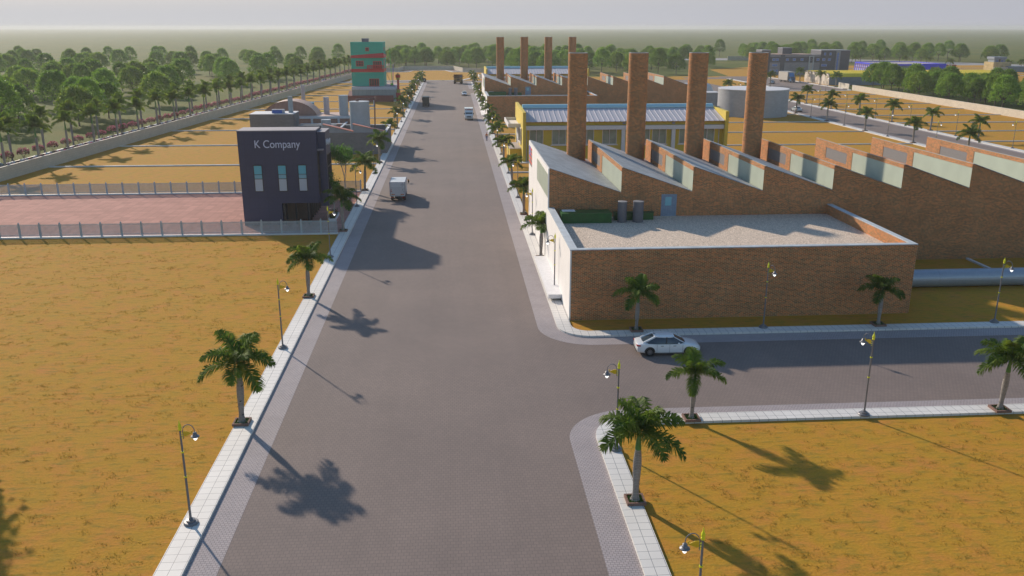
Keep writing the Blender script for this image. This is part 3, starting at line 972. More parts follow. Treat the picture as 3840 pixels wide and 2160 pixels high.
# glazed bay in the corner, glazing of the wing and the ground floor
def curtain(x, ya, yb, za, zb, nv, nh, name="glazed_bay"):
    g = MB()
    for k in range(nv + 1):
        y = ya + (yb - ya) * k / nv
        g.box(x, y - 0.05, za, x + 0.1, y + 0.05, zb)
    for k in range(nh + 1):
        z = za + (zb - za) * k / nh
        g.box(x + 0.002, ya, z - 0.07, x + 0.095, yb, z + 0.07)
    o = g.build(name, DKF, kb)
    MB().box(x - 0.04, ya, za, x + 0.03, yb, zb).build("pane", DARKG, o)
MB().box(X1 + 0.002, 109.0, 9.3, X1 + 0.75, 109.74, 9.45).build("bay_roof", NAVYT, kb)
curtain(X1 + 0.04, 108.95, 112.4, 4.0, 9.2, 6, 3)
curtain(-15.93, 110.4, 113.6, 4.0, 8.6, 5, 3)
# dark ground floor: columns, glass front, back wall
g = MB()
for x in (-21.5, -20.05, -18.55):
    g.box(x, 109.0, 0, x + 0.2, 109.2, 2.78)
for k in range(12):
    y = 110.2 + 1.5 * k
    g.box(-18.6, y, 0, -18.45, y + 0.12, 2.78)
o = g.build("ground_floor_frame", DKF, kb)
MB().box(-18.66, 110.0, 0.0, -18.62, 128, 2.78).build("pane", DARKG, o)
MB().box(-21.6, 112.2, 0.0, -18.7, 112.49, 2.78).build("entrance_wall", M((0.20, 0.13, 0.10), 0.6), kb)

# fences round the forecourt
GALV = M((0.42, 0.49, 0.54), 0.5, 0.15, var=0.12, scale=2.0, name="galvanised_steel")
def fence(y, xs, xe, label, post0):
    f = thing("palisade_fence", label, "fence", ((xs + xe) / 2, y, 0))
    MB().box(xs, y - 0.28, -0.02, xe, y + 0.1, 0.16).build("plinth", LOTKERB, f)
    x = post0
    posts = []
    while x > xs: x -= 2.345
    x += 2.345
    while x < xe:
        posts.append(x); x += 2.345
    for px in posts:
        p = MB().box(px - 0.085, y - 0.06, 0.16, px + 0.085, y + 0.06, 1.78)
        p.extr([(px - 0.085, 1.78), (px, 1.9), (px + 0.085, 1.78)], 'y', y - 0.06, y + 0.06)
        p.build("post", GALV, f)
    ed = [xs] + posts + [xe]
    for a, b in zip(ed, ed[1:]):
        if b - a < 0.3: continue
        a2, b2 = a + 0.086, b - 0.086
        p = MB().box(a2, y + 0.012, 0.36, b2, y + 0.04, 0.41).box(a2, y + 0.012, 1.50, b2, y + 0.04, 1.55)
        n = max(2, int((b2 - a2) / 0.125))
        for k in range(n):
            xx = a2 + (b2 - a2) * (k + 0.5) / n
            p.face([(xx - 0.034, y - 0.012, 0.2), (xx + 0.034, y - 0.012, 0.2), (xx + 0.034, y - 0.012, 1.64), (xx, y - 0.012, 1.71), (xx - 0.034, y - 0.012, 1.64)])
            p.box(xx - 0.034, y - 0.006, 0.2, xx + 0.034, y + 0.01, 1.64)
        p.build("palisade_panel", GALV, f)
    return f
fence(103.5, -62, XL3 - 0.1, "near grey palisade fence in front of the dark company building", -39.6)
fence(131.5, -69, XL3 - 0.1, "farther grey palisade fence behind the pink forecourt", -61.05)

# planters by the building
for k, (x0, x1, y0, y1) in enumerate(((-16.25, -15.35, 110.6, 114.6), (-16.25, -15.35, 124.2, 128.2))):
    w = ("near", "far")[k]
    p = thing("flower_planter", "%s white edged planter of red flowers beside the company building" % w, "planter", ((x0 + x1) / 2, (y0 + y1) / 2, 0))
    b = MB()
    b.box(x0, y0, 0, x0 + 0.1, y1, 0.35).box(x1 - 0.1, y0, 0, x1, y1, 0.35).box(x0 + 0.1, y0, 0, x1 - 0.1, y0 + 0.1, 0.345).box(x0 + 0.1, y1 - 0.1, 0, x1 - 0.1, y1, 0.345)
    b.build("edging", M((0.66, 0.66, 0.7), 0.6), p)
    lf, fl = MB(), MB()
    for i in range(420):
        c = Vector((rnd.uniform(x0 + 0.12, x1 - 0.12), rnd.uniform(y0 + 0.12, y1 - 0.12), rnd.uniform(0.25, 0.95)))
        s = rnd.uniform(0.06, 0.14)
        a = Vector((rnd.gauss(0, 1), rnd.gauss(0, 1), rnd.gauss(0, 1))).normalized() * s
        d = Vector((rnd.gauss(0, 1), rnd.gauss(0, 1), rnd.gauss(0, 1))).normalized() * s * 0.6
        tgt = fl if (i % 6 == 0 and c.z > 0.55) else lf
        tgt.face([c - a, c - d, c + a, c + d])
    lf.build("leaves", leaf_mat("planter_leaf_" + w, (0.03, 0.085, 0.02), (0.07, 0.14, 0.03), 0.25), p)
    fl.build("flowers", M((0.45, 0.05, 0.03), 0.6), p)

# ------------------------------------------------------------------ the grey works behind
GREYB = brick_mat("grey_brick", (0.21, 0.195, 0.20), (0.155, 0.15, 0.16), (0.24, 0.22, 0.21), (0.29, 0.28, 0.28), 0.42, 0.17, 0.018, 0.9, 0.15)
SILO = panel_mat("silo_plates", (0.40, 0.44, 0.48), (0.32, 0.36, 0.40), 0.22, 0.22, 0.012, 0.5, 0.5, 0.05, 0.1)
RUST = corr_mat("pink_brown_sheet", (0.40, 0.245, 0.205), (0.24, 0.135, 0.115), 0.28, 0, 0.6, 0, 0.5)
RUSTR = corr_mat("pink_roof_sheet", (0.58, 0.38, 0.30), (0.42, 0.26, 0.21), 0.32, 0, 0.6, 0, 0.5)
BEAM = M((0.50, 0.55, 0.61), 0.5, var=0.06)
gw = thing("grey_works", "grey block factory with two red mono-pitch roofs behind the dark company building", "factory", (-25, 180, 0))
f = MB()
f.box(-32.4, 172.3, -0.02, -13.1, 172.7, 4.2)
f.box(-13.5, 172.701, -0.02, -13.1, 186, 4.2)
f.box(-32.4, 185.6, -0.02, -13.501, 186, 4.2)
f.build("wall", GREYB, gw)
MB().face([(-32.4, 172.7, 3.3), (-13.5, 172.7, 3.3), (-13.5, 185.6, 3.3), (-32.4, 185.6, 3.3)]).build("flat_roof", M((0.19, 0.17, 0.18), 0.8), gw)
cp = MB().box(-13.55, 172.28, 4.201, -13.05, 186, 4.32).box(-32.4, 185.5, 4.201, -13.551, 186.02, 4.32)
cp.build("coping", M((0.6, 0.6, 0.6), 0.7), gw)
for xa, xb in ((-25.2, -19.46), (-19.45, -13.3)):
    za, zb = 5.85, 4.42
    g = MB()
    g.face([(xa, 172.3, 4.201), (xb, 172.3, 4.201), (xb, 172.3, zb), (xa, 172.3, za)])
    g.face([(xa, 173.7, 4.201), (xb, 173.7, 4.201), (xb, 173.7, zb), (xa, 173.7, za)][::-1])
    g.face([(xa, 172.3, 4.201), (xa, 172.3, za), (xa, 173.7, za), (xa, 173.7, 4.201)])
    g.face([(xb, 172.3, 4.201), (xb, 173.7, 4.201), (xb, 173.7, zb), (xb, 172.3, zb)])
    g.build("gable", corr_mat("grey_sheet_%d" % int(-xa), (0.33, 0.36, 0.41), (0.25, 0.28, 0.33), 0.22, 0, 0.5), gw)
    r = MB().face([(xa - 0.12, 172.15, za + 0.04), (xb, 172.15, zb + 0.03), (xb, 173.8, zb + 0.03), (xa - 0.12, 173.8, za + 0.04)])
    r.face([(xa - 0.12, 172.15, za - 0.05), (xb, 172.15, zb - 0.06), (xb, 172.15, zb + 0.03), (xa - 0.12, 172.15, za + 0.04)])
    r.build("roof", M((0.50, 0.165, 0.115), 0.6, var=0.08), gw)
bx = MB().box(-41.1, 181.0, -0.02, -32.3, 187.4, 6.95).build("block_tower", GREYB, gw)
MB().box(-41.15, 180.95, 6.951, -32.25, 187.45, 7.06).build("roof", M((0.60, 0.60, 0.62), 0.7), bx)
MB().box(-32.29, 182.2, 4.4, -32.22, 182.5, 6.3).build("slit_window", M((0.2, 0.14, 0.14), 0.5), bx)
# railing / yard wall between tower and silo
y_ = MB().box(-32.2, 187.8, -0.02, -23.0, 188.2, 4.25).box(-23.0, 180.4, -0.02, -22.7, 191.4, 4.25)
y_.build("yard_wall", GREYB, gw)
MB().box(-32.2, 187.7, 4.251, -23.01, 188.3, 4.36).box(-23.05, 180.4, 4.251, -22.65, 191.4, 4.37).build("coping", BEAM, gw)
MB().box(-24.2, 184.6, 3.3, -23.2, 185.5, 4.6).build("roof_hatch", RUST, gw)
# roof plant
o = tag(MB().box(-36.85, 182.3, 7.07, -34.35, 183.2, 7.85).build("roof_unit", M((0.38, 0.40, 0.44), 0.6)), "small grey roof unit with a blue louvre on the grey block tower", "roof unit")
MB().box(-36.72, 182.24, 7.13, -34.75, 182.3, 7.72).build("louvre", corr_mat("blue_louvre", (0.06, 0.16, 0.55), (0.03, 0.09, 0.36), 0.12, 1, 0.4), o)
o = tag(MB().box(-33.7, 183.6, 7.07, -32.85, 184.4, 10.3).build("square_stack", panel_mat("stack_blocks", (0.36, 0.41, 0.44), (0.27, 0.31, 0.34), 0.3, 0.15, 0.012)), "square grey stack standing on the roof of the grey block tower", "stack")
MB().box(-33.73, 183.57, 10.301, -32.82, 184.43, 10.36).build("rim", M((0.3, 0.33, 0.36), 0.6), o)

def silo(cx, cy, z0, z1, r, label, m=SILO, grp=None, n=40):
    o = tag(MB().lathe([(r, z0), (r, z1)], cx, cy, n, False, False, r).build("silo", m, smooth=True, weld=True), label, "silo", grp)
    MB().lathe([(r + 0.02, z1 - 0.05), (r + 0.02, z1 + 0.03), (r - 0.06, z1 + 0.03), (0.01, z1 - 0.06)], cx, cy, n, False, False).build("lid", M((0.44, 0.47, 0.51), 0.5), o)
    return o
silo(-18.9, 180.6, 3.3, 9.5, 2.0, "biggest grey silo, with a brown pipe running off its top")
silo(-25.45, 178.2, 3.3, 6.15, 0.97, "short squat grey silo behind the left red roof")
# pink sheet hall with a white eaves beam
ph = thing("sheet_hall", "low pink brown corrugated hall behind the grey works", "hall", (-27, 197, 0))
MB().box(-33.5, 192.0, -0.02, -21.5, 202.0, 5.3).build("sheet_wall", RUST, ph)
MB().box(-33.55, 192.02, 5.301, -21.45, 202.05, 5.42).build("roof", RUSTR, ph)
b = MB().box(-33.0, 191.7, 5.0, -21.45, 192.0, 5.5)
b.build("eaves_beam", BEAM, ph)
for x in (-30.6, -24.9):
    MB().box(x, 191.75, 0, x + 0.45, 191.99, 5.0).build("column", BEAM, ph)
silo(-27.9, 197.6, 5.42, 9.1, 0.62, "slim pinkish silo standing on the corrugated hall roof", panel_mat("pink_silo", (0.50, 0.45, 0.47), (0.36, 0.33, 0.35), 0.22, 0.22, 0.012, 0.5, 0.5))
silo(-23.75, 194.4, 5.42, 9.72, 1.0, "tall grey silo on the hall roof left of the biggest silo")
silo(-34.4, 207.0, -0.02, 11.15, 0.45, "tallest thin grey flue rising behind the arched hangar", panel_mat("flue", (0.46, 0.45, 0.47), (0.34, 0.33, 0.36), 0.2, 0.2, 0.012, 0.5, 0.5))
# pipe from the silo top
p = MB().tube([(-19.3, 180.6, 9.55), (-19.3, 180.6, 10.0)], 0.32, 12)
p.tube([(-19.3, 180.6, 9.95), (-15.75, 181, 10.05)], 0.16, 10)
p.tube([(-15.85, 181, 10.3), (-15.75, 181, 9.7)], 0.3, 10)
p.tube([(-15.8, 181, 9.8), (-16.1, 181, 0)], 0.13, 10)
o = tag(p.build("brown_pipe", M((0.19, 0.10, 0.09), 0.6, var=0.25, scale=1.5), smooth=True), "brown pipe from the big silo top down to the ground", "pipe")
MB().box(-17.0, 180.9, 8.4, -15.95, 181.1, 8.7).build("bracket", BEAM, o)
MB().tube([(-15.98, 180.8, 9.7), (-16.02, 180.8, 8.4)], 0.08, 8).build("hanger", BEAM, o)
# arched hangar
hg = thing("arched_hangar", "round arched pink brown corrugated hangar behind the grey block tower", "hangar", (-36, 198, 0))
n = 28
W, cx = 6.1, -35.6
arc = [(cx + W * math.cos(math.pi * k / n), 4.3 + 4.2 * math.sin(math.pi * k / n)) for k in range(n + 1)]
g = MB().face([(cx + W, 195.2, -0.02)] + [(x, 195.2, z) for x, z in arc] + [(cx - W, 195.2, -0.02)])
g.face([(cx + W, 201, -0.02)] + [(x, 201, z) for x, z in arc] + [(cx - W, 201, -0.02)])
g.build("front", RUST, hg)
r = MB()
s = 0
for (xa, za), (xb, zb) in zip(arc, arc[1:]):
    d = math.hypot(xb - xa, zb - za)
    r.face([(xa * 1.0, 195.0, za + 0.03), (xb, 195.0, zb + 0.03), (xb, 201.2, zb + 0.03), (xa, 201.2, za + 0.03)], [(195, s), (195, s + d), (201.2, s + d), (201.2, s)])
    s += d
r.box(cx + W, 195, 0, cx + W + 0.03, 201.2, 4.33).box(cx - W - 0.03, 195, 0, cx - W, 201.2, 4.33)
r.build("roof", RUSTR, hg)
# green drum with a blue box on it
o = tag(MB().cyl(-33.6, 212, -0.02, 5.65, 1.25, 32).build("green_drum", M((0.12, 0.42, 0.02), 0.5), smooth=True), "bright green round drum behind the pink hall roof", "drum")
MB().lathe([(1.28, 5.45), (1.28, 5.66)], -33.6, 212, 32, False, False).build("rim", M((0.14, 0.48, 0.03), 0.5), o)
o = tag(MB().box(-33.95, 211.5, 5.67, -32.85, 212.5, 6.72).build("blue_box", M((0.02, 0.22, 0.42), 0.5)), "blue box standing on the green drum", "box")
MB().box(-33.98, 211.47, 6.721, -32.82, 212.53, 6.8).build("lid", M((0.03, 0.30, 0.5), 0.5), o)
o = tag(MB().cyl(-30.6, 211.5, -0.02, 4.78, 0.75, 24).build("yellow_drum", M((0.5, 0.45, 0.02), 0.5), smooth=True), "yellow drum lid just showing above the pink hall roof", "drum")
MB().cyl(-30.6, 211.5, 4.78, 4.83, 0.78, 24).build("lid", M((0.55, 0.5, 0.02), 0.5), o)

# ------------------------------------------------------------------ the green tower
TEAL = M((0.03, 0.38, 0.285), 0.7, var=0.04, scale=0.5, name="teal_render")
REDP = M((0.50, 0.035, 0.03), 0.6, var=0.05)
CONCP = panel_mat("podium_panels", (0.27, 0.33, 0.36), (0.16, 0.20, 0.22), 1.3, 2.2, 0.03, 0.7, 0.0, 0.05)
tw = thing("green_tower", "green and red four storey tower on a grey podium beside the main road", "tower", (-26, 306, 0))
px0, px1, py0, py1 = -33.35, -18.97, 297.8, 316
MB().box(px0, py0, -0.02, px1, py1, 3.9).build("podium", CONCP, tw)
MB().box(px0 - 0.03, py0 - 0.1, 3.901, px1 + 0.02, py1, 4.82).build("podium_slab", M((0.42, 0.50, 0.62), 0.6), tw)
MB().box(px0 + 0.1, py0 + 0.3, 4.821, px1 - 0.1, py1 - 0.1, 4.84).build("deck", M((0.40, 0.30, 0.33), 0.8), tw)
tx0, tx1, ty0, ty1 = -33.5, -22.85, 300.9, 312.3
b = MB()
for za, zb in ((4.841, 9.42), (10.48, 14.0), (14.83, 19.1)):
    b.box(tx0, ty0, za, tx1, ty1, zb)
b.build("wall", TEAL, tw)
MB().box(tx0 + 0.3, ty0 + 0.3, 18.99, tx1 - 0.3, ty1 - 0.3, 19.12).build("roof", M((0.02, 0.16, 0.12), 0.7), tw)
MB().box(tx0 - 0.05, ty0 - 0.05, 9.421, tx1 + 0.05, ty1 + 0.05, 10.479).build("red_band", REDP, tw)
# upper band flares out towards the right corner like a hood
u = MB()
A, B_, Cc, D = (tx0 - 0.05, ty0 - 0.1), (tx1 + 0.35, ty0 - 0.9), (tx1 + 0.35, ty1), (tx0 - 0.05, ty1)
lo = [(A[0], A[1], 14.001), (B_[0], B_[1], 14.1), (Cc[0], Cc[1], 14.001), (D[0], D[1], 14.001)]
hi = [(A[0], ty0 - 0.02, 14.829), (tx1 + 0.02, ty0 - 0.02, 15.62), (tx1 + 0.02, ty1, 14.829), (D[0], D[1], 14.829)]
for i in range(4):
    u.face([lo[i], lo[(i + 1) % 4], hi[(i + 1) % 4], hi[i]])
u.face(lo[::-1]); u.face(hi)
u.build("red_hood", REDP, tw)
WDARK = M((0.035, 0.03, 0.028), 0.25, var=0.1)
def red_window(xa, xb, za, zb, nx, nz, name="window"):
    y = ty0
    w = MB().box(xa, y - 0.08, za, xb, y - 0.001, za + 0.16).box(xa, y - 0.08, zb - 0.16, xb, y - 0.001, zb)
    w.box(xa, y - 0.078, za + 0.16, xa + 0.16, y - 0.001, zb - 0.16).box(xb - 0.16, y - 0.078, za + 0.16, xb, y - 0.001, zb - 0.16)
    for k in range(1, nx):
        x = xa + (xb - xa) * k / nx
        w.box(x - 0.06, y - 0.075, za + 0.16, x + 0.06, y - 0.001, zb - 0.16)
    for k in range(1, nz):
        z = za + (zb - za) * k / nz
        w.box(xa + 0.16, y - 0.07, z - 0.04, xb - 0.16, y - 0.001, z + 0.04)
    o = w.build(name, REDP, tw)
    MB().box(xa + 0.1, y - 0.03, za + 0.1, xb - 0.1, y - 0.002, zb - 0.1).build("pane", WDARK, o)
red_window(-28.62, -27.45, 16.2, 17.38, 2, 1)
red_window(-31.95, -29.4, 11.3, 13.12, 3, 2)
red_window(-26.3, -23.4, 10.5, 13.0, 4, 2)
red_window(-27.8, -24.5, 4.85, 7.3, 4, 1, "entrance_door")
for ya, yb, za, zb in ((304.5, 305.3, 16.2, 17.4), (309, 309.9, 16.2, 17.4), (302.5, 307.0, 10.9, 13.5)):
    w = MB().box(tx1 + 0.001, ya, za, tx1 + 0.08, yb, zb).build("window", REDP, tw)
    MB().box(tx1 + 0.081, ya + 0.15, za + 0.15, tx1 + 0.1, yb - 0.15, zb - 0.15).build("pane", M((0.2, 0.18, 0.16), 0.3) if za < 12 else WDARK, w)
bal = MB().box(-28.15, ty0 - 1.0, 10.3, tx1 + 0.05, ty0 - 0.06, 10.48)
bal.box(-28.15, ty0 - 1.0, 11.55, tx1 + 0.05, ty0 - 0.85, 11.72)
k = 0
x = -28.15
while x < tx1 - 0.1:
    w = 0.42 if k == 0 else 0.24
    bal.box(x, ty0 - 0.98, 10.481, x + w, ty0 - 0.87, 11.549); x += w + 0.26; k += 1
bal.build("balcony", REDP, tw)
o = tag(MB().box(-29.85, 302.5, 19.13, -27.65, 304.5, 20.2).build("roof_box", panel_mat("roof_box_slats", (0.17, 0.18, 0.24), (0.11, 0.12, 0.17), 3, 0.12, 0.02)), "slatted grey plant box on the green tower roof", "plant box")
MB().box(-29.9, 302.45, 20.201, -27.6, 304.55, 20.27).build("lid", M((0.2, 0.21, 0.27), 0.6), o)
# red containers along the foot of the podium
RC = corr_mat("red_sheet", (0.25, 0.07, 0.06), (0.17, 0.045, 0.04), 0.25, 0, 0.6, 0, 0.5)
o = tag(MB().box(-34.85, 297.2, -0.02, -19.7, 297.75, 2.02).build("red_screen", RC), "long low red corrugated screen in front of the podium", "screen wall")
MB().extr([(297.75, 2.02), (303, 3.2), (303, -0.02), (297.75, -0.02)], 'x', -34.85, -33.4).build("lean_to", RC, o)
# masts on the deck
o = thing("antenna_mount", "bright green mount with a tall green rod and a blue rod on the podium deck", "antenna", (-20.4, 303.5, 4.84))
MB().box(-21.1, 303.1, 4.84, -19.8, 304.1, 5.05).build("foot", M((0.2, 0.14, 0.14), 0.7), o)
MB().box(-20.9, 303.2, 5.05, -20.0, 304.0, 5.55).build("green_base", M((0.03, 0.5, 0.03), 0.5), o)
MB().tube([(-20.35, 303.6, 5.5), (-20.85, 303.6, 17.3)], 0.09, 8).build("green_rod", M((0.03, 0.5, 0.05), 0.5), o)
MB().tube([(-20.12, 303.6, 5.5), (-19.8, 303.6, 11.8)], 0.1, 8).build("blue_rod", M((0.04, 0.04, 0.42), 0.5), o)
MB().tube([(-20.6, 303.6, 5.5), (-22.5, 303.6, 9.9)], 0.06, 8).build("brown_stay", M((0.32, 0.17, 0.03), 0.5), o)
# red and green pillar
BND = panel_mat("pillar_red", (0.42, 0.035, 0.03), (0.27, 0.02, 0.02), 9, 0.28, 0.03, 0.6)
BNG = panel_mat("pillar_green", (0.30, 0.31, 0.06), (0.2, 0.2, 0.04), 9, 0.28, 0.03, 0.6)
o = thing("banded_pillar", "red and olive banded pillar at the corner of the podium", "pillar", (-18.05, 298.6, 0))
for r_, za, zb, m_, nm in ((0.82, 0, 2.83, BND, "base"), (0.62, 2.831, 3.95, BNG, "collar"), (0.37, 3.951, 7.1, BND, "shaft"), (0.6, 7.101, 7.75, BNG, "collar"), (0.81, 7.751, 8.66, BND, "head"), (0.55, 8.661, 8.9, BNG, "collar"), (0.3, 8.901, 9.1, BND, "cap")):
    MB().cyl(-18.05, 298.6, za, zb, r_, 20).build(nm, m_, o, smooth=True)
# ------------------------------------------------------------------ street lamps
LGREY = M((0.19, 0.19, 0.205), 0.45, 0.3, var=0.1, name="lamp_grey")
LYEL = M((0.78, 0.76, 0.012), 0.5, var=0.05, name="lamp_yellow")
LGOLD = M((0.70, 0.47, 0.012), 0.6, var=0.05, name="emblem_gold")
BULB = M((1.0, 0.98, 0.94), 0.3, var=0, emit=1.3, name="lit_bulb")
lamp0 = thing("street_lamp", "x", "street lamp", (0, 0, 0))
b = MB().lathe([(0.36, 0), (0.36, 0.08), (0.33, 0.12), (0.22, 0.13), (0.21, 0.22), (0.1, 0.24), (0.1, 0.3), (0.065, 0.32)], 0, 0, 24)
b.build("base", LGREY, lamp0, smooth=True)
MB().tube([(0, 0, 0.3), (0, 0, 5.15)], 0.062, 10, 0.045).build("pole", LGREY, lamp0, smooth=True)
for z in (2.6, 3.95):
    MB().cyl(0, 0, z - 0.035, z + 0.035, 0.075, 12).build("collar", LYEL, lamp0, smooth=True)
for z in (4.72, 4.84, 4.96):
    MB().tube([(0.02, 0, z), (0.12, 0, z)], 0.025, 8).build("clip", LYEL, lamp0, smooth=True)
MB().lathe([(0.07, 5.12), (0.085, 5.2), (0.06, 5.24), (0.085, 5.3), (0.07, 5.4), (0.03, 5.5), (0.016, 5.62), (0.002, 5.66)], 0, 0, 12).build("finial", LYEL, lamp0, smooth=True)
arc = [(0.11, 0, 4.66)] + [(0.115, 0, 4.9)] + [(0.40 - 0.285 * math.cos(R(180 * k / 12)), 0, 5.05 + 0.36 * math.sin(R(180 * k / 12))) for k in range(13)] + [(0.685, 0, 4.98)]
MB().tube(arc, 0.022, 8).build("arm", LGREY, lamp0, smooth=True)
MB().lathe([(0.055, 5.0), (0.1, 4.95), (0.07, 4.93), (0.11, 4.88), (0.12, 4.84), (0.2, 4.79), (0.21, 4.76), (0.14, 4.755)], 0.685, 0, 20).build("lamp_shade", LGREY, lamp0, smooth=True)
MB().lathe([(0.001, 4.55), (0.05, 4.58), (0.11, 4.68), (0.135, 4.752)], 0.685, 0, 16).build("bulb", BULB, lamp0, smooth=True)
em = [(0.13, 4.80), (0.30, 4.80), (0.33, 4.85), (0.40, 4.86), (0.46, 4.90), (0.53, 4.92), (0.57, 4.97), (0.585, 5.03), (0.56, 5.08), (0.51, 5.085), (0.49, 5.06), (0.53, 5.05), (0.545, 5.02), (0.52, 4.97), (0.46, 4.99), (0.42, 5.02), (0.36, 5.04), (0.30, 5.07), (0.13, 5.07)]
MB().extr(em, 'y', -0.012, 0.012).build("emblem", LGOLD, lamp0)
lamp_used = [False]
def lamp(x, y, rz, label, group, z=H):
    if not lamp_used[0]:
        lamp_used[0] = True
        lamp0.location = (x, y, z); lamp0.rotation_euler = (0, 0, rz); lamp0["label"] = label; lamp0["group"] = group
    else:
        dup(lamp0, (x, y, z), rz, None, label, group)

# ------------------------------------------------------------------ palms
BARK = brick_mat("palm_bark", (0.40, 0.37, 0.34), (0.34, 0.31, 0.29), (0.25, 0.22, 0.20), (0.24, 0.21, 0.19), 3.0, 0.085, 0.014, 0.9, 0.25)
SHAFT = M((0.075, 0.22, 0.045), 0.45, var=0.2, scale=2.0, name="crownshaft_green")
FROND = leaf_mat("palm_frond", (0.045, 0.12, 0.014), (0.20, 0.27, 0.03), 0.46, 1.1, 0.65)
FROND2 = leaf_mat("avenue_palm_frond", (0.10, 0.19, 0.024), (0.30, 0.38, 0.055), 0.52, 0.6, 0.7)
def palm_crown(r, zc, L, nf, nl, seed, hi=76, span=84, lw=1.0):
    q = random.Random(seed)
    mb = MB()
    for k in range(nf):
        az = 2 * math.pi * k / nf * 2.618 * nf / 2.618 / 1.0
        az = k * 2.39996 + q.uniform(-0.2, 0.2)
        lift = R(hi - span * (k + 0.5) / nf + q.uniform(-8, 8))
        ln = L * q.uniform(0.88, 1.1) * (0.82 if k < 2 else 1)
        p = Vector((0, 0, zc))
        d = Vector((math.cos(az) * math.cos(lift), math.sin(az) * math.cos(lift), math.sin(lift)))
        pts = [p.copy()]
        n = nl
        for i in range(n):
            p = p + d * (ln / n)
            d = (d + Vector((0, 0, -1.4 / n * (0.5 + i / n)))).normalized()
            pts.append(p.copy())
        mb.mi = 1
        mb.tube([pts[0], pts[n // 3], pts[2 * n // 3], pts[-1]], 0.028, 4, 0.008)
        mb.mi = 0
        for i in range(2, n + 1):
            t = (pts[i] - pts[i - 1]).normalized()
            s = t.cross(Vector((0, 0, 1)))
            s = s.normalized() if s.length > 0.01 else Vector((1, 0, 0))
            u = s.cross(t)
            f = i / n
            ll = 0.36 * L * (math.sin(math.pi * min(1, f * 0.86 + 0.12)) ** 0.6) * q.uniform(0.85, 1.1)
            for sg in (-1, 1):
                for rep in range(3):
                    up = q.uniform(-0.25, 0.75)
                    dr = (s * sg * 0.85 + t * q.uniform(0.45, 0.8) + u * up).normalized()
                    a = pts[i] - t * (ln / n) * (0.333 * rep)
                    mid = a + dr * ll * 0.55
                    tip = mid + (dr + Vector((0, 0, -0.85))).normalized() * ll * 0.5
                    wv = t * 0.030 * lw * L / 1.9
                    mb.face([a - wv * 0.6, a + wv * 0.6, mid + wv, mid - wv])
                    mb.face([mid - wv, mid + wv, tip])
    return mb
def make_palm(name, trunk, shaft, L, nf, nl, seed, fm, hi=76, span=84, fat=0.35, lw=1.0):
    t = thing(name, "x", "palm tree", (0, 0, 0))
    pr = [(0.31, 0), (0.20, 0.18), (0.15, 0.5)]
    for k in range(1, 9):
        f = k / 8
        pr.append((0.145 + 0.065 * math.sin(math.pi * min(1, f ** 1.5)) * (1 if f < .95 else .9), 0.5 + (trunk - 0.5) * f))
    tr = MB().lathe([(r * (trunk / 2.95) ** fat, z) for r, z in pr], 0, 0, 14, False, False, 0.22)
    # old leaf scars
    for z, a in ((trunk * 0.83, -1.3), (trunk * 0.5, -1.9), (trunk * 0.2, -1.45), (trunk * 0.66, 1.2), (trunk * 0.35, 2.6)):
        tr.mi = 1
        rr = 0.204 * (trunk / 2.95) ** fat
        tr.face([(rr * math.cos(a + da), rr * math.sin(a + da), z + dz) for da, dz in ((-0.3, 0), (0, -0.04), (0.35, 0.02), (0.25, 0.06), (0, 0.03))])
    tr.mi = 0
    tr.build("trunk", [BARK, M((0.03, 0.028, 0.026), 0.9)], t, smooth=True)
    rt = pr[-1][0] * (trunk / 2.95) ** fat
    MB().lathe([(rt, trunk), (rt * 1.05, trunk + 0.1 * shaft), (rt * 0.8, trunk + 0.5 * shaft), (rt * 0.5, trunk + shaft), (rt * 0.42, trunk + shaft * 1.15)], 0, 0, 12).build("crownshaft", SHAFT, t, smooth=True)
    palm_crown(rt, trunk + shaft, L, nf, nl, seed, hi, span, lw).build("crown", [fm, M((0.10, 0.16, 0.05), 0.6)], t)
    return t
PALMS = [make_palm("palm_tree", 2.8, 0.95, 2.4, 11, 28, 3, FROND, 74, 80), make_palm("palm_tree", 2.7, 0.9, 2.3, 10, 28, 11, FROND, 70, 74)]
AVEN = [make_palm("avenue_palm", 5.1, 1.75, 2.9, 13, 16, 5, FROND2, 84, 78, 0.15, 1.9), make_palm("avenue_palm", 5.4, 1.7, 2.7, 12, 16, 8, FROND2, 84, 78, 0.15, 1.9)]
used = {}
def place(proto, loc, rz, sc, label, group):
    if proto.name not in used:
        used[proto.name] = True
        proto.location = loc; proto.rotation_euler = (0, 0, rz); proto.scale = (sc,) * 3
        proto["label"] = label
        if group: proto["group"] = group
        return proto
    return dup(proto, loc, rz, sc, label, group)
# planter frames at the palms' feet
plan0 = thing("palm_planter", "x", "planter", (0, 0, 0))
pb = MB()
pb.box(-0.5, -0.5, 0, 0.5, -0.39, 0.16).box(-0.5, 0.39, 0, 0.5, 0.5, 0.16).box(-0.5, -0.389, 0, -0.39, 0.389, 0.159).box(0.39, -0.389, 0, 0.5, 0.389, 0.159)
pb.build("brick_edging", brick_mat("edging_brick", (0.30, 0.16, 0.12), (0.22, 0.11, 0.085), (0.2, 0.1, 0.08), (0.3, 0.25, 0.22), 0.25, 0.09, 0.01), plan0)
g = MB()
for i in range(260):
    x, y = rnd.uniform(-0.38, 0.38), rnd.uniform(-0.38, 0.38)
    h = rnd.uniform(0.14, 0.3)
    dx, dy = rnd.gauss(0, 0.05), rnd.gauss(0, 0.05)
    g.face([(x - 0.015, y, 0.05), (x + 0.015, y, 0.05), (x + dx, y + dy, h)])
g.face([(-0.39, -0.39, 0.1), (0.39, -0.39, 0.1), (0.39, 0.39, 0.1), (-0.39, 0.39, 0.1)])
g.build("grass_fill", leaf_mat("planter_grass", (0.02, 0.06, 0.008), (0.06, 0.12, 0.015), 0.2), plan0)
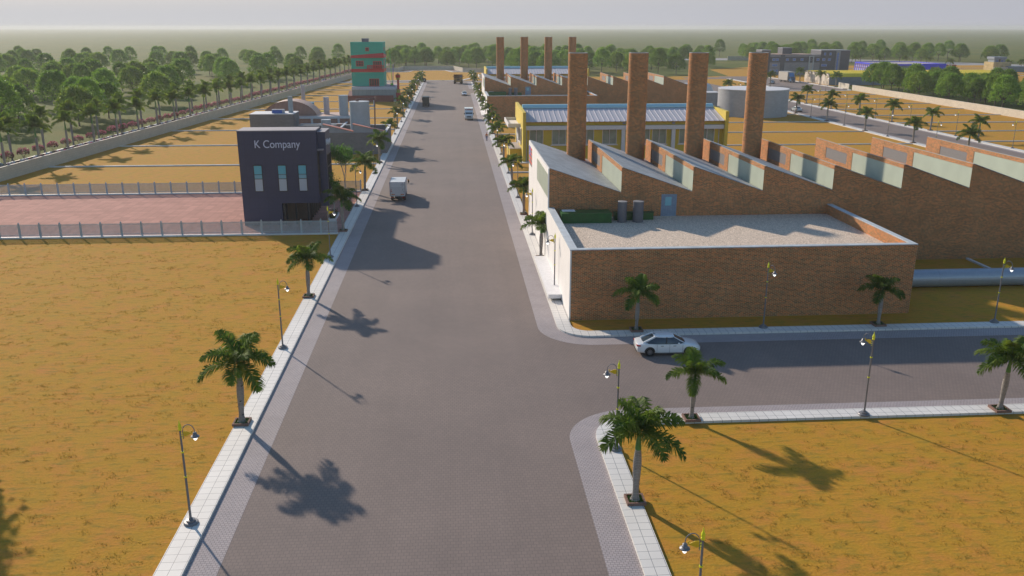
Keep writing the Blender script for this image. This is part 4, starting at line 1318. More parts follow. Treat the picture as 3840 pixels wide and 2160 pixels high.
def street_palm(x, y, sc, where, n, zz=H):
    g = "roadside palms with brick planters"
    v = (n * 7 + int(y)) % 2
    p = place(PALMS[v], (x, y, zz + 0.03), (n * 2.4 + y) % 6.28, sc, "palm tree, " + where, g)
    p.rotation_euler.x = R(2.2) * math.sin(n * 2.7 + y); p.rotation_euler.y = R(2.2) * math.cos(n * 4.1 + y)
    place(plan0, (x, y, zz), 0, 1.0, "brick planter, palm " + where, "brick planters of the roadside palms")

GL_ = "yellow trimmed street lamps with elephant emblems"
ly = [39.2, 64.0, 91.7, 119.4, 147.3, 175.6, 203.8, 231.0, 257.8, 284.4, 311.3, 337.5, 363.5, 389.5]
py = [50.7, 77.4, 104.3, 131.8, 160.0, 187.8, 215.7, 243.0, 270.2, 297.3, 323.6, 350.5, 377.5, 399.0]
for k, y in enumerate(ly):
    lamp(-13.5, y, 0, "%s lamp from the camera along the left side of the main road" % nth(k + 1), GL_)
for k, y in enumerate(py):
    street_palm(-13.6, y, (1.1, 0.96, 1.05, 1.1)[k % 4], "%s from the camera along the left side of the main road" % nth(k + 1), k)
lr = [28.3, 45.6, 77.5, 100.8, 124.3, 146.3, 168.8, 191.4, 213.6, 236.2, 259.4, 282.0, 304.0, 372.0, 392.0]
pr_ = [39.8, 89.9, 112.7, 135.4, 158.4, 180.2, 203.0, 225.2, 247.4, 270.5, 293.0, 315.0, 364.0, 385.0, 399.0]
for k, y in enumerate(lr):
    lamp(9.2, y, math.pi, "%s lamp from the camera along the right side of the main road" % nth(k + 1), GL_)
for k, y in enumerate(pr_):
    street_palm(9.15, y, 1.08 if k == 0 else (0.95, 1.02, 1.0)[k % 3], "%s from the camera along the right side of the main road" % nth(k + 1), k + 3)
for k, x in enumerate((25.3, 45.2)):
    lamp(x, 66.2, -math.pi / 2 + 0.5, "%s lamp on the side street pavement under the low brick wall" % ("left", "right")[k], GL_)
for k, x in enumerate((14.66, 35.1)):
    street_palm(x, 66.2, 0.86, "%s of the two in front of the low brick factory wall" % ("left", "right")[k], k + 20)
lamp(25.95, 49.25, math.pi * 0.5 + 0.55, "lamp on the near side street pavement between two palms", GL_)
for k, x in enumerate((14.73, 35.1)):
    street_palm(x, 49.4, (0.86, 0.95)[k], ("overlapping the white sedan on the near pavement", "at the right picture edge on the near side street pavement")[k], k + 22)
for k, y in enumerate((172, 192.2, 215.0, 236.2, 257, 278, 300)):
    lamp(E0 + 0.4, y, 0, "%s lamp from the camera along the near side of the parallel road" % nth(k + 1), GL_)
for k, y in enumerate((160.6, 180.8, 203.4, 225.6, 247.0, 268.5, 290, 311)):
    street_palm(E0 + 0.4, y, 1.12, "%s from the camera along the near side of the parallel road" % nth(k + 1), k + 30)
for k, y in enumerate((171, 192, 212.8, 231.3, 249.5, 268.8)):
    lamp(114.3, y, math.pi, "%s lamp from the camera along the far side of the parallel road" % nth(k + 1), GL_)
for k, y in enumerate((183.2, 202.9, 222.0, 241.0, 259.9, 279.0)):
    street_palm(114.3, y, 1.12, "%s from the camera along the far side of the parallel road" % nth(k + 1), k + 40)
for k, (x, y) in enumerate(((157.4, 371.5), (157.4, 355.6), (157.4, 394), (131.8, 361), (131.8, 372))):
    street_palm(x, y, 1.2, ("in front of the middle white arches", "beside the rightmost white arch", "at the left end of the white arches", "left of the wide road behind the round tank", "nearer the round tank's rim")[k], k + 50)
for k, (x, y) in enumerate(((157.6, 384.5), (157.6, 364), (144.2, 334.5), (131.8, 383))):
    lamp(x, y, math.pi if x > 150 else 0, ("lamp before the left white arches", "lamp before the right white arches", "lamp at the kerb right of the round tank", "lamp left of the wide road in front of the distant grey building")[k], GL_)

# the avenue of tall palms on the left, its pink shrubs and its hedge
for k in range(56):
    y = 140.6 + 10.45 * k
    place(AVEN[k % 2], (xr(y, 2.6), y, -0.05), k * 1.7, 0.96 + 0.10 * ((k * 37) % 10) / 10, "tall palm, %s of the row right behind the left boundary wall" % nth(k + 1), "tall palms of the left avenue")
for k in range(52):
    y = 155.6 + 11.3 * k
    place(AVEN[(k + 1) % 2], (xr(y, 10.4), y, -0.05), k * 2.3, 0.95 + 0.12 * ((k * 53) % 10) / 10, "tall palm, %s of the row behind the black and white kerb" % nth(k + 1), "tall palms of the left avenue")
PINK = leaf_mat("pink_blossom", (0.42, 0.075, 0.15), (0.58, 0.19, 0.27), 0.3, 2.0)
SHRUBL = leaf_mat("shrub_leaf", (0.05, 0.085, 0.02), (0.10, 0.13, 0.035), 0.3, 1.5)
TWIG = M((0.24, 0.20, 0.16), 0.9)
def scatter_leaves(mb, q, n, fn, smin, smax, mi=0):
    for i in range(n):
        c = Vector(fn(q))
        s = q.uniform(smin, smax)
        a = Vector((q.gauss(0, 1), q.gauss(0, 1), q.gauss(0, 1))).normalized()
        d = a.cross(Vector((q.gauss(0, 1), q.gauss(0, 1), q.gauss(0, 1)))).normalized()
        mb.mi = mi
        mb.face([c - a * s, c - d * s * 0.6, c + a * s, c + d * s * 0.6])
sh = thing("pink_shrub_tree", "x", "flowering tree", (0, 0, 0))
q = random.Random(4)
st = MB()
for i in range(6):
    a = i * 1.05
    st.tube([(0.05 * math.cos(a), 0.05 * math.sin(a), 0), (0.25 * math.cos(a), 0.25 * math.sin(a), 0.6), (0.75 * math.cos(a), 0.75 * math.sin(a), 1.35)], 0.035, 5, 0.012)
st.build("trunk", TWIG, sh)
def dome(q, rx, z0, rz):
    while True:
        x, y, z = q.uniform(-1, 1), q.uniform(-1, 1), q.uniform(-0.35, 1)
        d = x * x + y * y + z * z
        if 0.45 < d < 1: return (x * rx, y * rx, z0 + z * rz)
mb = MB()
scatter_leaves(mb, q, 260, lambda q: dome(q, 1.15, 1.35, 0.85), 0.08, 0.17, 0)
scatter_leaves(mb, q, 300, lambda q: dome(q, 1.12, 1.15, 0.7), 0.08, 0.16, 1)
mb.build("blossom_crown", [PINK, SHRUBL], sh)
hb = thing("pink_flower_bush", "x", "bush", (0, 0, 0))
mb = MB()
scatter_leaves(mb, q, 260, lambda q: (q.uniform(-0.75, 0.75), q.uniform(-1.35, 1.35), 0.25 + abs(q.gauss(0, 0.42))), 0.08, 0.17, 0)
scatter_leaves(mb, q, 240, lambda q: (q.uniform(-0.75, 0.75), q.uniform(-1.35, 1.35), abs(q.gauss(0, 0.35))), 0.08, 0.16, 1)
mb.build("blossom", [PINK, SHRUBL], hb)
mb = MB()
for i in range(10):
    mb.tube([(q.uniform(-.4, .4), q.uniform(-.9, .9), 0), (q.uniform(-.6, .6), q.uniform(-1.2, 1.2), 0.7)], 0.02, 4, 0.008)
mb.build("stems", TWIG, hb)
for k in range(70):
    y = 147.5 + 5.25 * k
    place(sh, (xr(y, 10.0), y + 1.8, -0.05), k * 1.9, 0.88 + 0.22 * ((k * 29) % 10) / 10, "pink flowering small tree, %s of the row along the black and white kerb" % nth(k + 1), "pink flowering trees along the left road")
for k in range(70):
    y = 145.0 + 5.2 * k
    place(hb, (xr(y, 3.4), y, -0.05), 0.08, 1.1 + 0.25 * ((k * 31) % 10) / 10, "low pink flower bush, %s of the row right behind the left boundary wall" % nth(k + 1), "low pink bushes behind the left wall")

# ------------------------------------------------------------------ the round crowned trees
CROWN = leaf_mat("tree_crown_leaf", (0.095, 0.215, 0.023), (0.24, 0.37, 0.048), 0.46, 0.45)
CROWN2 = leaf_mat("tree_crown_leaf_warm", (0.11, 0.225, 0.025), (0.29, 0.385, 0.052), 0.46, 0.45)
TRUNK = M((0.10, 0.075, 0.065), 0.9, var=0.2)
def make_tree(seed, m, rx, z0, hz, n):
    q = random.Random(seed)
    t = thing("broadleaf_tree", "x", "tree", (0, 0, 0))
    tr = MB().tube([(0, 0, -0.1), (0.04, 0.02, z0 * 0.6), (0.0, 0.05, z0 + hz * 0.35)], 0.2, 8, 0.1)
    for i in range(9):
        a = q.uniform(0, 6.28); zz = z0 * q.uniform(0.8, 1.0) + hz * 0.1
        tr.tube([(0, 0, zz), (rx * 0.35 * math.cos(a), rx * 0.35 * math.sin(a), zz + hz * 0.22), (rx * 0.7 * math.cos(a), rx * 0.7 * math.sin(a), zz + hz * q.uniform(0.25, 0.5))], 0.08, 5, 0.025)
    tr.build("trunk", TRUNK, t)
    # clumps of leaves sitting on a flat bottomed dome
    mb = MB()
    clumps = []
    for i in range(n):
        z = (q.random() ** 0.85)
        rr = rx * math.sqrt(max(0.0, 1 - (z * 0.97) ** 1.9)) * q.uniform(0.86, 1.05)
        if z < 0.14: rr *= q.uniform(0.3, 1.0)
        elif q.random() < 0.25: rr *= q.uniform(0.45, 0.9)
        a = q.uniform(0, 2 * math.pi)
        clumps.append((Vector((rr * math.cos(a), rr * math.sin(a), z0 + hz * z)), q.uniform(0.45, 0.8) * rx / 4))
    for c, cr in clumps:
        out = Vector((c.x, c.y, (c.z - z0) * 0.9 + 0.5)).normalized()
        for j in range(13):
            d = Vector((q.gauss(0, 1), q.gauss(0, 1), q.gauss(0, 0.8))) * 0.5
            p = c + (d + out * 0.25) * cr
            s = q.uniform(0.16, 0.32) * rx / 4
            ax = (out * 0.9 + Vector((q.gauss(0, 1), q.gauss(0, 1), q.gauss(0, 1))) * 0.6).normalized()
            bx_ = ax.cross(Vector((q.gauss(0, 1), q.gauss(0, 1), q.gauss(0, 1)))).normalized()
            mb.face([p - ax * s, p - bx_ * s * 0.55, p + ax * s * 1.2, p + bx_ * s * 0.55])
    mb.build("crown", m, t)
    return t
TREES = [make_tree(21, CROWN, 4.1, 2.6, 6.6, 330), make_tree(22, CROWN2, 4.3, 2.3, 6.2, 330), make_tree(23, CROWN, 3.6, 2.9, 7.2, 300)]
tcount = [0]
GT = "round crowned trees of the woods"
def tree(x, y, sc, label):
    k = tcount[0]; tcount[0] += 1
    place(TREES[k % 3], (x, y, -0.03), (k * 2.1) % 6.28, sc, label, GT)
q = random.Random(99)
def poisson(n, gen, mind, seedpts=()):
    pts = list(seedpts); tries = 0
    while len(pts) < n and tries < 60000:
        tries += 1
        p = gen()
        if p is None: continue
        md = mind(p) if callable(mind) else mind
        if all((p[0] - a[0]) ** 2 + (p[1] - a[1]) ** 2 > md * md for a in pts): pts.append(p)
    return pts
# left wood: behind the palm avenue
def genL():
    y = 208 + 430 * q.random() ** 1.0
    xa, xb = -0.555 * y - 6, xr(y, 36 if y < 420 else 30)
    return None if xb < xa else (q.uniform(xa, xb), y)
for k, (x, y) in enumerate(poisson(108, genL, lambda p: 7.5 + p[1] / 65, [(-110.8, 232.4), (-94, 227.8), (-94.5, 236.5), (-93.8, 247), (-93.2, 287), (-105, 255), (-121, 247)])):
    tree(x, y, q.uniform(1.0, 1.2), "dark green round tree in the hazy wood left of the palm avenue")
def genM():
    x, y = q.uniform(-34, 165), q.uniform(505, 670)
    if x > 30: y = q.uniform(458, 650)
    if x < 30 and y < 530: return None
    if x > 118 and y < 530: return None
    return (x, y)
for x, y in poisson(96, genM, 10.0, [(-16.9, 559), (-3.8, 572), (0.8, 558), (14.6, 532.5), (-28.7, 557.6)]):
    tree(x, y, q.uniform(1.0, 1.28), "light green round tree in the wood behind the far wall and chimneys")
nearR = [(169.9, 348.8), (172.8, 333.1), (167.8, 291.4), (170.2, 281.5), (172.3, 275.5), (169.5, 340.9), (176, 352), (171, 320), (166, 309), (178, 304), (181, 290), (167, 262), (178, 258), (170, 247), (165.5, 236), (182, 268), (190, 280), (195, 300), (184, 318), (176, 240), (166, 225), (192, 255), (204, 290), (202, 318), (162.5, 280), (163, 300), (164, 322), (166.5, 272), (188, 335), (160.5, 248), (174, 268), (176, 284), (173, 299), (175, 312)]
for x, y in nearR:
    tree(x, y, q.uniform(0.88, 1.08), "bright green round tree just behind the long sunlit wall on the right")
def genE():
    x, y = q.uniform(165, 385), q.uniform(600, 740)
    if abs(y - (700 - 0.32 * (x - 217))) < 22 or (x < 215 and y < 690) : return None
    return (x, y)
for x, y in poisson(56, genE, 10.5):
    tree(x, y, q.uniform(1.0, 1.35), "pale green round tree of the far wood behind the blue framed warehouse")
tree(-32.9, 47.2, 1.04, "round tree just off the left edge, shading the bottom left corner")
# two airy light green trees by the company building
LIGHT = leaf_mat("light_leaf", (0.06, 0.16, 0.02), (0.14, 0.27, 0.04), 0.35, 1.2)
def airy(x, y, h, r, label, seed):
    q = random.Random(seed)
    t = thing("young_tree", label, "tree", (x, y, 0))
    tr = MB(); lf = MB()
    def br(p, d, ln, rad, lv):
        e = p + d * ln
        m_ = p + d * ln * 0.5 + Vector((q.gauss(0, 0.04), q.gauss(0, 0.04), 0)) * ln
        tr.tube([p, m_, e], rad, 5, rad * 0.6)
        if lv == 0 or lv == 1:
            for i in range(26):
                c = p + (e - p) * q.uniform(0.2, 1.15) + Vector((q.gauss(0, 1), q.gauss(0, 1), q.gauss(0, 1))) * 0.22
                s = q.uniform(0.06, 0.12)
                a = Vector((q.gauss(0, 1), q.gauss(0, 1), q.gauss(0, 1))).normalized(); b_ = a.cross(Vector((q.gauss(0, 1), q.gauss(0, 1), q.gauss(0, 1)))).normalized()
                lf.face([c - a * s, c - b_ * s * 0.6, c + a * s, c + b_ * s * 0.6])
        if lv > 0:
            for i in range(4 if lv > 1 else 3):
                az = q.uniform(0, 6.28); tl = q.uniform(0.35, 0.75)
                nd = (d + Vector((math.cos(az), math.sin(az), 0.15)) * tl).normalized()
                br(p + (e - p) * q.uniform(0.45, 1.0), nd, ln * q.uniform(0.55, 0.75), rad * 0.55, lv - 1)
    br(Vector((x, y, 0.1)), Vector((0, 0, 1)), h * 0.42, 0.09, 4)
    tr.build("trunk", M((0.42, 0.38, 0.33), 0.9), t)
    lf.build("crown", LIGHT, t)
airy(-15.9, 113.75, 7.0, 2, "smaller airy light green tree in the near planter of the company building", 31)
airy(-15.85, 125.9, 8.2, 2.4, "taller airy light green tree in the far planter of the company building", 32)

# dry grass tufts on the near plots
tf = MB()
q = random.Random(5)
def tuft_area(n, gen):
    for i in range(n):
        x, y = gen()
        for c in range(q.randint(1, 4)):
            cx, cy = x + q.gauss(0, 0.45), y + q.gauss(0, 0.25)
            for j in range(9):
                bx_, by_ = cx + q.gauss(0, 0.13), cy + q.gauss(0, 0.10)
                h = q.uniform(0.03, 0.09)
                a = q.uniform(0, 6.28)
                tf.face([(bx_ - 0.02 * math.cos(a), by_ - 0.02 * math.sin(a), -0.015), (bx_ + 0.02 * math.cos(a), by_ + 0.02 * math.sin(a), -0.015), (bx_ + q.gauss(0, 0.07), by_ + q.gauss(0, 0.07), h)])
tuft_area(2200, lambda: (q.uniform(-62, -14.3), q.uniform(26, 102)))
tuft_area(800, lambda: (q.uniform(10.2, 50), q.uniform(25, 48.6)))
o = tf.build("dry_grass", leaf_mat("dry_blades", (0.40, 0.27, 0.05), (0.50, 0.35, 0.07), 0.5, 0.5, 0.9))
tag(o, "tufts of dry yellow grass on the bare plots", "grass", None, "stuff")
# ------------------------------------------------------------------ vehicles (built facing +Y, then placed)
TYRE = M((0.018, 0.018, 0.019), 0.8, var=0.1)
RIM = M((0.35, 0.35, 0.37), 0.3, 0.8, var=0.05)
CARGL = M((0.035, 0.055, 0.075), 0.05, var=0.0, spec=0.9, name="car_glass")
RED = M((0.38, 0.03, 0.02), 0.25, var=0)
AMBER = M((0.6, 0.25, 0.02), 0.4, var=0)
LENS = M((0.6, 0.63, 0.66), 0.1, var=0)
PLAST = M((0.022, 0.022, 0.024), 0.6, var=0.1)
def wheel(root, x, y, r, w, rim=0.62):
    s = 1 if x > 0 else -1
    xo = x + s * w / 2
    t = MB()
    prof = [(r * 0.62, -w / 2), (r * 0.93, -w / 2), (r, -w / 2 + 0.04), (r, w / 2 - 0.04), (r * 0.93, w / 2), (r * rim, w / 2)]
    t.lathe(prof, 0, 0, 24, True, False)
    t.xf(Matrix.Translation((x, y, r)) @ Matrix.Rotation(R(90) * s, 4, 'Y'))
    wo = thing_part(root, "wheel", t, TYRE)
    m = MB().lathe([(r * rim, w / 2 - 0.035), (r * rim * 0.92, w / 2 - 0.02), (r * rim * 0.86, w / 2 - 0.07), (r * 0.16, w / 2 - 0.045), (r * 0.14, w / 2 - 0.01)], 0, 0, 24, False, True)
    for k in range(10):
        a = 2 * math.pi * k / 10
        c_, s_ = math.cos(a), math.sin(a)
        p = lambda u, v: (u * c_ - v * s_, u * s_ + v * c_, w / 2 - 0.03)
        m.face([p(r * 0.12, -0.02), p(r * rim * 0.9, -0.03), p(r * rim * 0.9, 0.03), p(r * 0.12, 0.02)])
    m.xf(Matrix.Translation((x, y, r)) @ Matrix.Rotation(R(90) * s, 4, 'Y'))
    m.build("rim", RIM, wo)
    return wo
def thing_part(root, name, mb, m, smooth=True, weld=False):
    return mb.build(name, m, root, smooth=smooth, weld=weld)

def loft(stations, m_, root, name, smooth=True):
    """stations: (y, [(x,z)...] for the right half from bottom centre to top centre)"""
    mb = MB()
    rings = []
    for y, half in stations:
        ring = [(x, y, z) for x, z in half] + [(-x, y, z) for x, z in half[::-1] if x > 1e-4]
        rings.append(ring)
    n = len(rings[0])
    for a, b in zip(rings, rings[1:]):
        for i in range(n):
            j = (i + 1) % n
            mb.face([a[i], a[j], b[j], b[i]][::-1])
    mb.face(rings[0]); mb.face(rings[-1][::-1])
    return mb.build(name, m_, root, smooth=smooth, weld=True)

def sedan(paint, label, cat="car"):
    c = thing("sedan_car", label, cat, (0, 0, 0))
    def sec(w, zb, zt, drop=0.1):
        return [(0, zb), (w * 0.86, zb), (w * 0.985, zb + 0.10), (w, zb + 0.28), (w * 0.985, zt - 0.22), (w * 0.93, zt - drop * 0.55), (w * 0.78, zt - 0.015), (w * 0.4, zt + 0.01), (0, zt + 0.018)]
    st = [(-2.45, sec(0.70, 0.42, 0.82, 0.16)), (-2.40, sec(0.80, 0.32, 0.93)), (-2.2, sec(0.88, 0.25, 0.985)), (-1.75, sec(0.93, 0.21, 1.0)), (-1.0, sec(0.945, 0.2, 0.985)), (0.2, sec(0.945, 0.2, 0.975)),
          (1.0, sec(0.94, 0.2, 0.975)), (1.55, sec(0.935, 0.21, 0.915)), (2.05, sec(0.90, 0.23, 0.83)), (2.33, sec(0.80, 0.27, 0.72)), (2.45, sec(0.62, 0.34, 0.60, 0.14))]
    loft(st, paint, c, "body")
    # cabin: a curved frustum of glass with a painted roof and pillars
    lo = [(-1.98, 0.62), (-1.55, 0.80), (-0.8, 0.86), (0.2, 0.86), (0.8, 0.82), (1.22, 0.66)]
    hi = [(-1.02, 0.50), (-0.78, 0.59), (-0.45, 0.635), (0.05, 0.635), (0.22, 0.60), (0.34, 0.52)]
    zb, zt = 0.955, 1.42
    def side(i, s, f):
        return (s * (lo[i][1] * (1 - f) + hi[i][1] * f) + s * 0.035 * math.sin(math.pi * f), lo[i][0] * (1 - f) + hi[i][0] * f, zb + (zt - zb) * f)
    def glasspart(idx, both=True):
        g = MB()
        for s in (1, -1):
            for i in idx:
                for k in range(4):
                    q_ = [side(i, s, k / 4), side(i + 1, s, k / 4), side(i + 1, s, (k + 1) / 4), side(i, s, (k + 1) / 4)]
                    g.face(q_ if s > 0 else q_[::-1])
        return g
    glasspart(range(0, 5)).build("side_window", CARGL, c, smooth=True, weld=True)
    for nm, i, sg in (("rear_window", 0, -1), ("windscreen", 5, 1)):
        g = MB()
        for k in range(4):
            for u in range(6):
                P = []
                for (uu, kk) in ((u, k), (u + 1, k), (u + 1, k + 1), (u, k + 1)):
                    a = side(i, -1, kk / 4); b_ = side(i, 1, kk / 4)
                    f = uu / 6
                    P.append((a[0] + (b_[0] - a[0]) * f, a[1] + sg * 0.09 * math.sin(math.pi * f), a[2] + 0.012 * math.sin(math.pi * f)))
                g.face(P if sg < 0 else P[::-1])
        g.build(nm, CARGL, c, smooth=True, weld=True)
    rf = [(y, [(0, zt - 0.04), (w * 0.98, zt - 0.04), (w * 1.02, zt - 0.005), (w * 0.85, zt + 0.035), (w * 0.45, zt + 0.052), (0, zt + 0.056)]) for y, w in ((-1.12, 0.47), (-0.8, 0.60), (-0.4, 0.645), (0.05, 0.645), (0.28, 0.58), (0.42, 0.50))]
    loft(rf, paint, c, "roof")
    pl = MB()
    for s in (1, -1):
        pl.tube([side(0, s, 0), side(0, s, 0.5), side(0, s, 1.0)], 0.085, 6)
        pl.tube([side(5, s, 0), side(5, s, 0.5), side(5, s, 1.0)], 0.04, 6)
        pl.tube([side(i, s, 0.98) for i in range(6)], 0.04, 6)
    pl.build("pillars", paint, c, smooth=True)
    bp = MB()
    for s in (1, -1):
        f = 0.55
        a0 = [side(2, s, k / 4) for k in range(5)]; a1 = [side(3, s, k / 4) for k in range(5)]
        bp.tube([tuple(a0[k][j] * (1 - f) + a1[k][j] * f for j in range(3)) for k in range(5)], 0.045, 6)
        bp.tube([side(i, s, 0.0) for i in range(6)], 0.02, 5)
    bp.tube([side(1, s, 0), side(1, s, 0.5), side(1, s, 1.0)], 0.03, 6)
    bp.build("door_pillar", PLAST, c)
    ar = MB()
    for y in (-1.48, 1.5):
        for s in (1, -1):
            pts = []
            for k in range(11):
                a = math.pi * k / 10
                pts.append((s * 0.925, y + 0.385 * math.cos(a), 0.335 + 0.385 * math.sin(a)))
            ar.tube(pts, 0.035, 6)
            ar.cylx(s * 0.905, s * 0.944, y, 0.335, 0.375, 20)
    ar.build("wheel_arch", PLAST, c)
    for x, y in ((-0.87, -1.48), (0.87, -1.48), (-0.87, 1.5), (0.87, 1.5)):
        wheel(c, x, y, 0.335, 0.21)
    for s in (1, -1):
        t = MB().tube([(s * 0.52, -2.435, 0.80), (s * 0.74, -2.405, 0.81), (s * 0.885, -2.2, 0.835)], [0.05, 0.075, 0.05], 8)
        t.build("tail_light", RED, c, smooth=True)
        t = MB().tube([(s * 0.50, 2.40, 0.585), (s * 0.70, 2.33, 0.63), (s * 0.86, 2.08, 0.70)], [0.045, 0.06, 0.035], 8)
        t.build("headlight", LENS, c, smooth=True)
        t = MB().tube([(s * 0.88, 0.72, 0.95), (s * 0.99, 0.70, 1.0)], 0.03, 6)
        t.ball((s * 1.02, 0.69, 1.02), 0.085, 8, 6)
        t.build("mirror", paint, c, smooth=True)
        for y in (-0.55, 0.4):
            MB().box(s * 0.94 - 0.02, y - 0.11, 0.80, s * 0.94 + 0.02, y + 0.11, 0.83).build("door_handle", PLAST, c)
    sl = MB()
    for s in (1, -1):
        for y in (-0.95, 0.02, 1.02):
            sl.box(s * 0.938, y - 0.008, 0.28, s * 0.951, y + 0.008, 0.93)
        sl.box(s * 0.93, -1.0, 0.20, s * 0.95, 1.05, 0.225)
    sl.build("door_seams", M((0.12, 0.12, 0.13), 0.6), c)
    MB().box(-0.34, 2.36, 0.36, 0.34, 2.47, 0.60).build("grille", PLAST, c)
    MB().box(-0.6, -2.47, 0.30, 0.6, -2.38, 0.37).build("bumper_trim", PLAST, c)
    MB().tube([(0, -0.95, 1.465), (0, -1.05, 1.53), (0, -1.12, 1.53)], 0.02, 6).build("roof_antenna", PLAST, c)
    return c
WHITEP = M((0.74, 0.75, 0.77), 0.25, 0, var=0.02, coat=0.7, name="white_car_paint")
SILVP = M((0.42, 0.45, 0.48), 0.3, 0.35, var=0.03, coat=0.5)
BLACKP = M((0.012, 0.013, 0.016), 0.2, 0, var=0.05, coat=0.8)
car0 = sedan(WHITEP, "white sedan turning out of the side street behind a palm crown")
car0.location = (16.08, 61.6, 0.0); car0.rotation_euler = (0, 0, R(-91.5))
c = sedan(BLACKP, "black sedan on the left road half hidden by pink bushes at the picture edge")
c.location = (xr(155.2, 6.4), 155.2, 0.0); c.rotation_euler = (0, 0, R(-4.8))
c = sedan(SILVP, "silver sedan driving away on the parallel road beside the round tank")
c.location = (101.4, 254.2, 0)
cw = dup(car0, (4.3, 323.4, 0.0), math.pi, None, "white sedan driving towards the camera far up the main road")
dup(c, (140.2, 382, 0), R(150), None, "silver car on the wide road left of the blue cab lorry")
dup(car0, (xr(407, 6.6), 407, 0), R(-4.8), None, "white car on the left road seen through the palms left of the green tower")
dup(car0, (xr(600, 6.6), 600, 0), R(-4.8), None, "white car far up the left road right of the green tower")

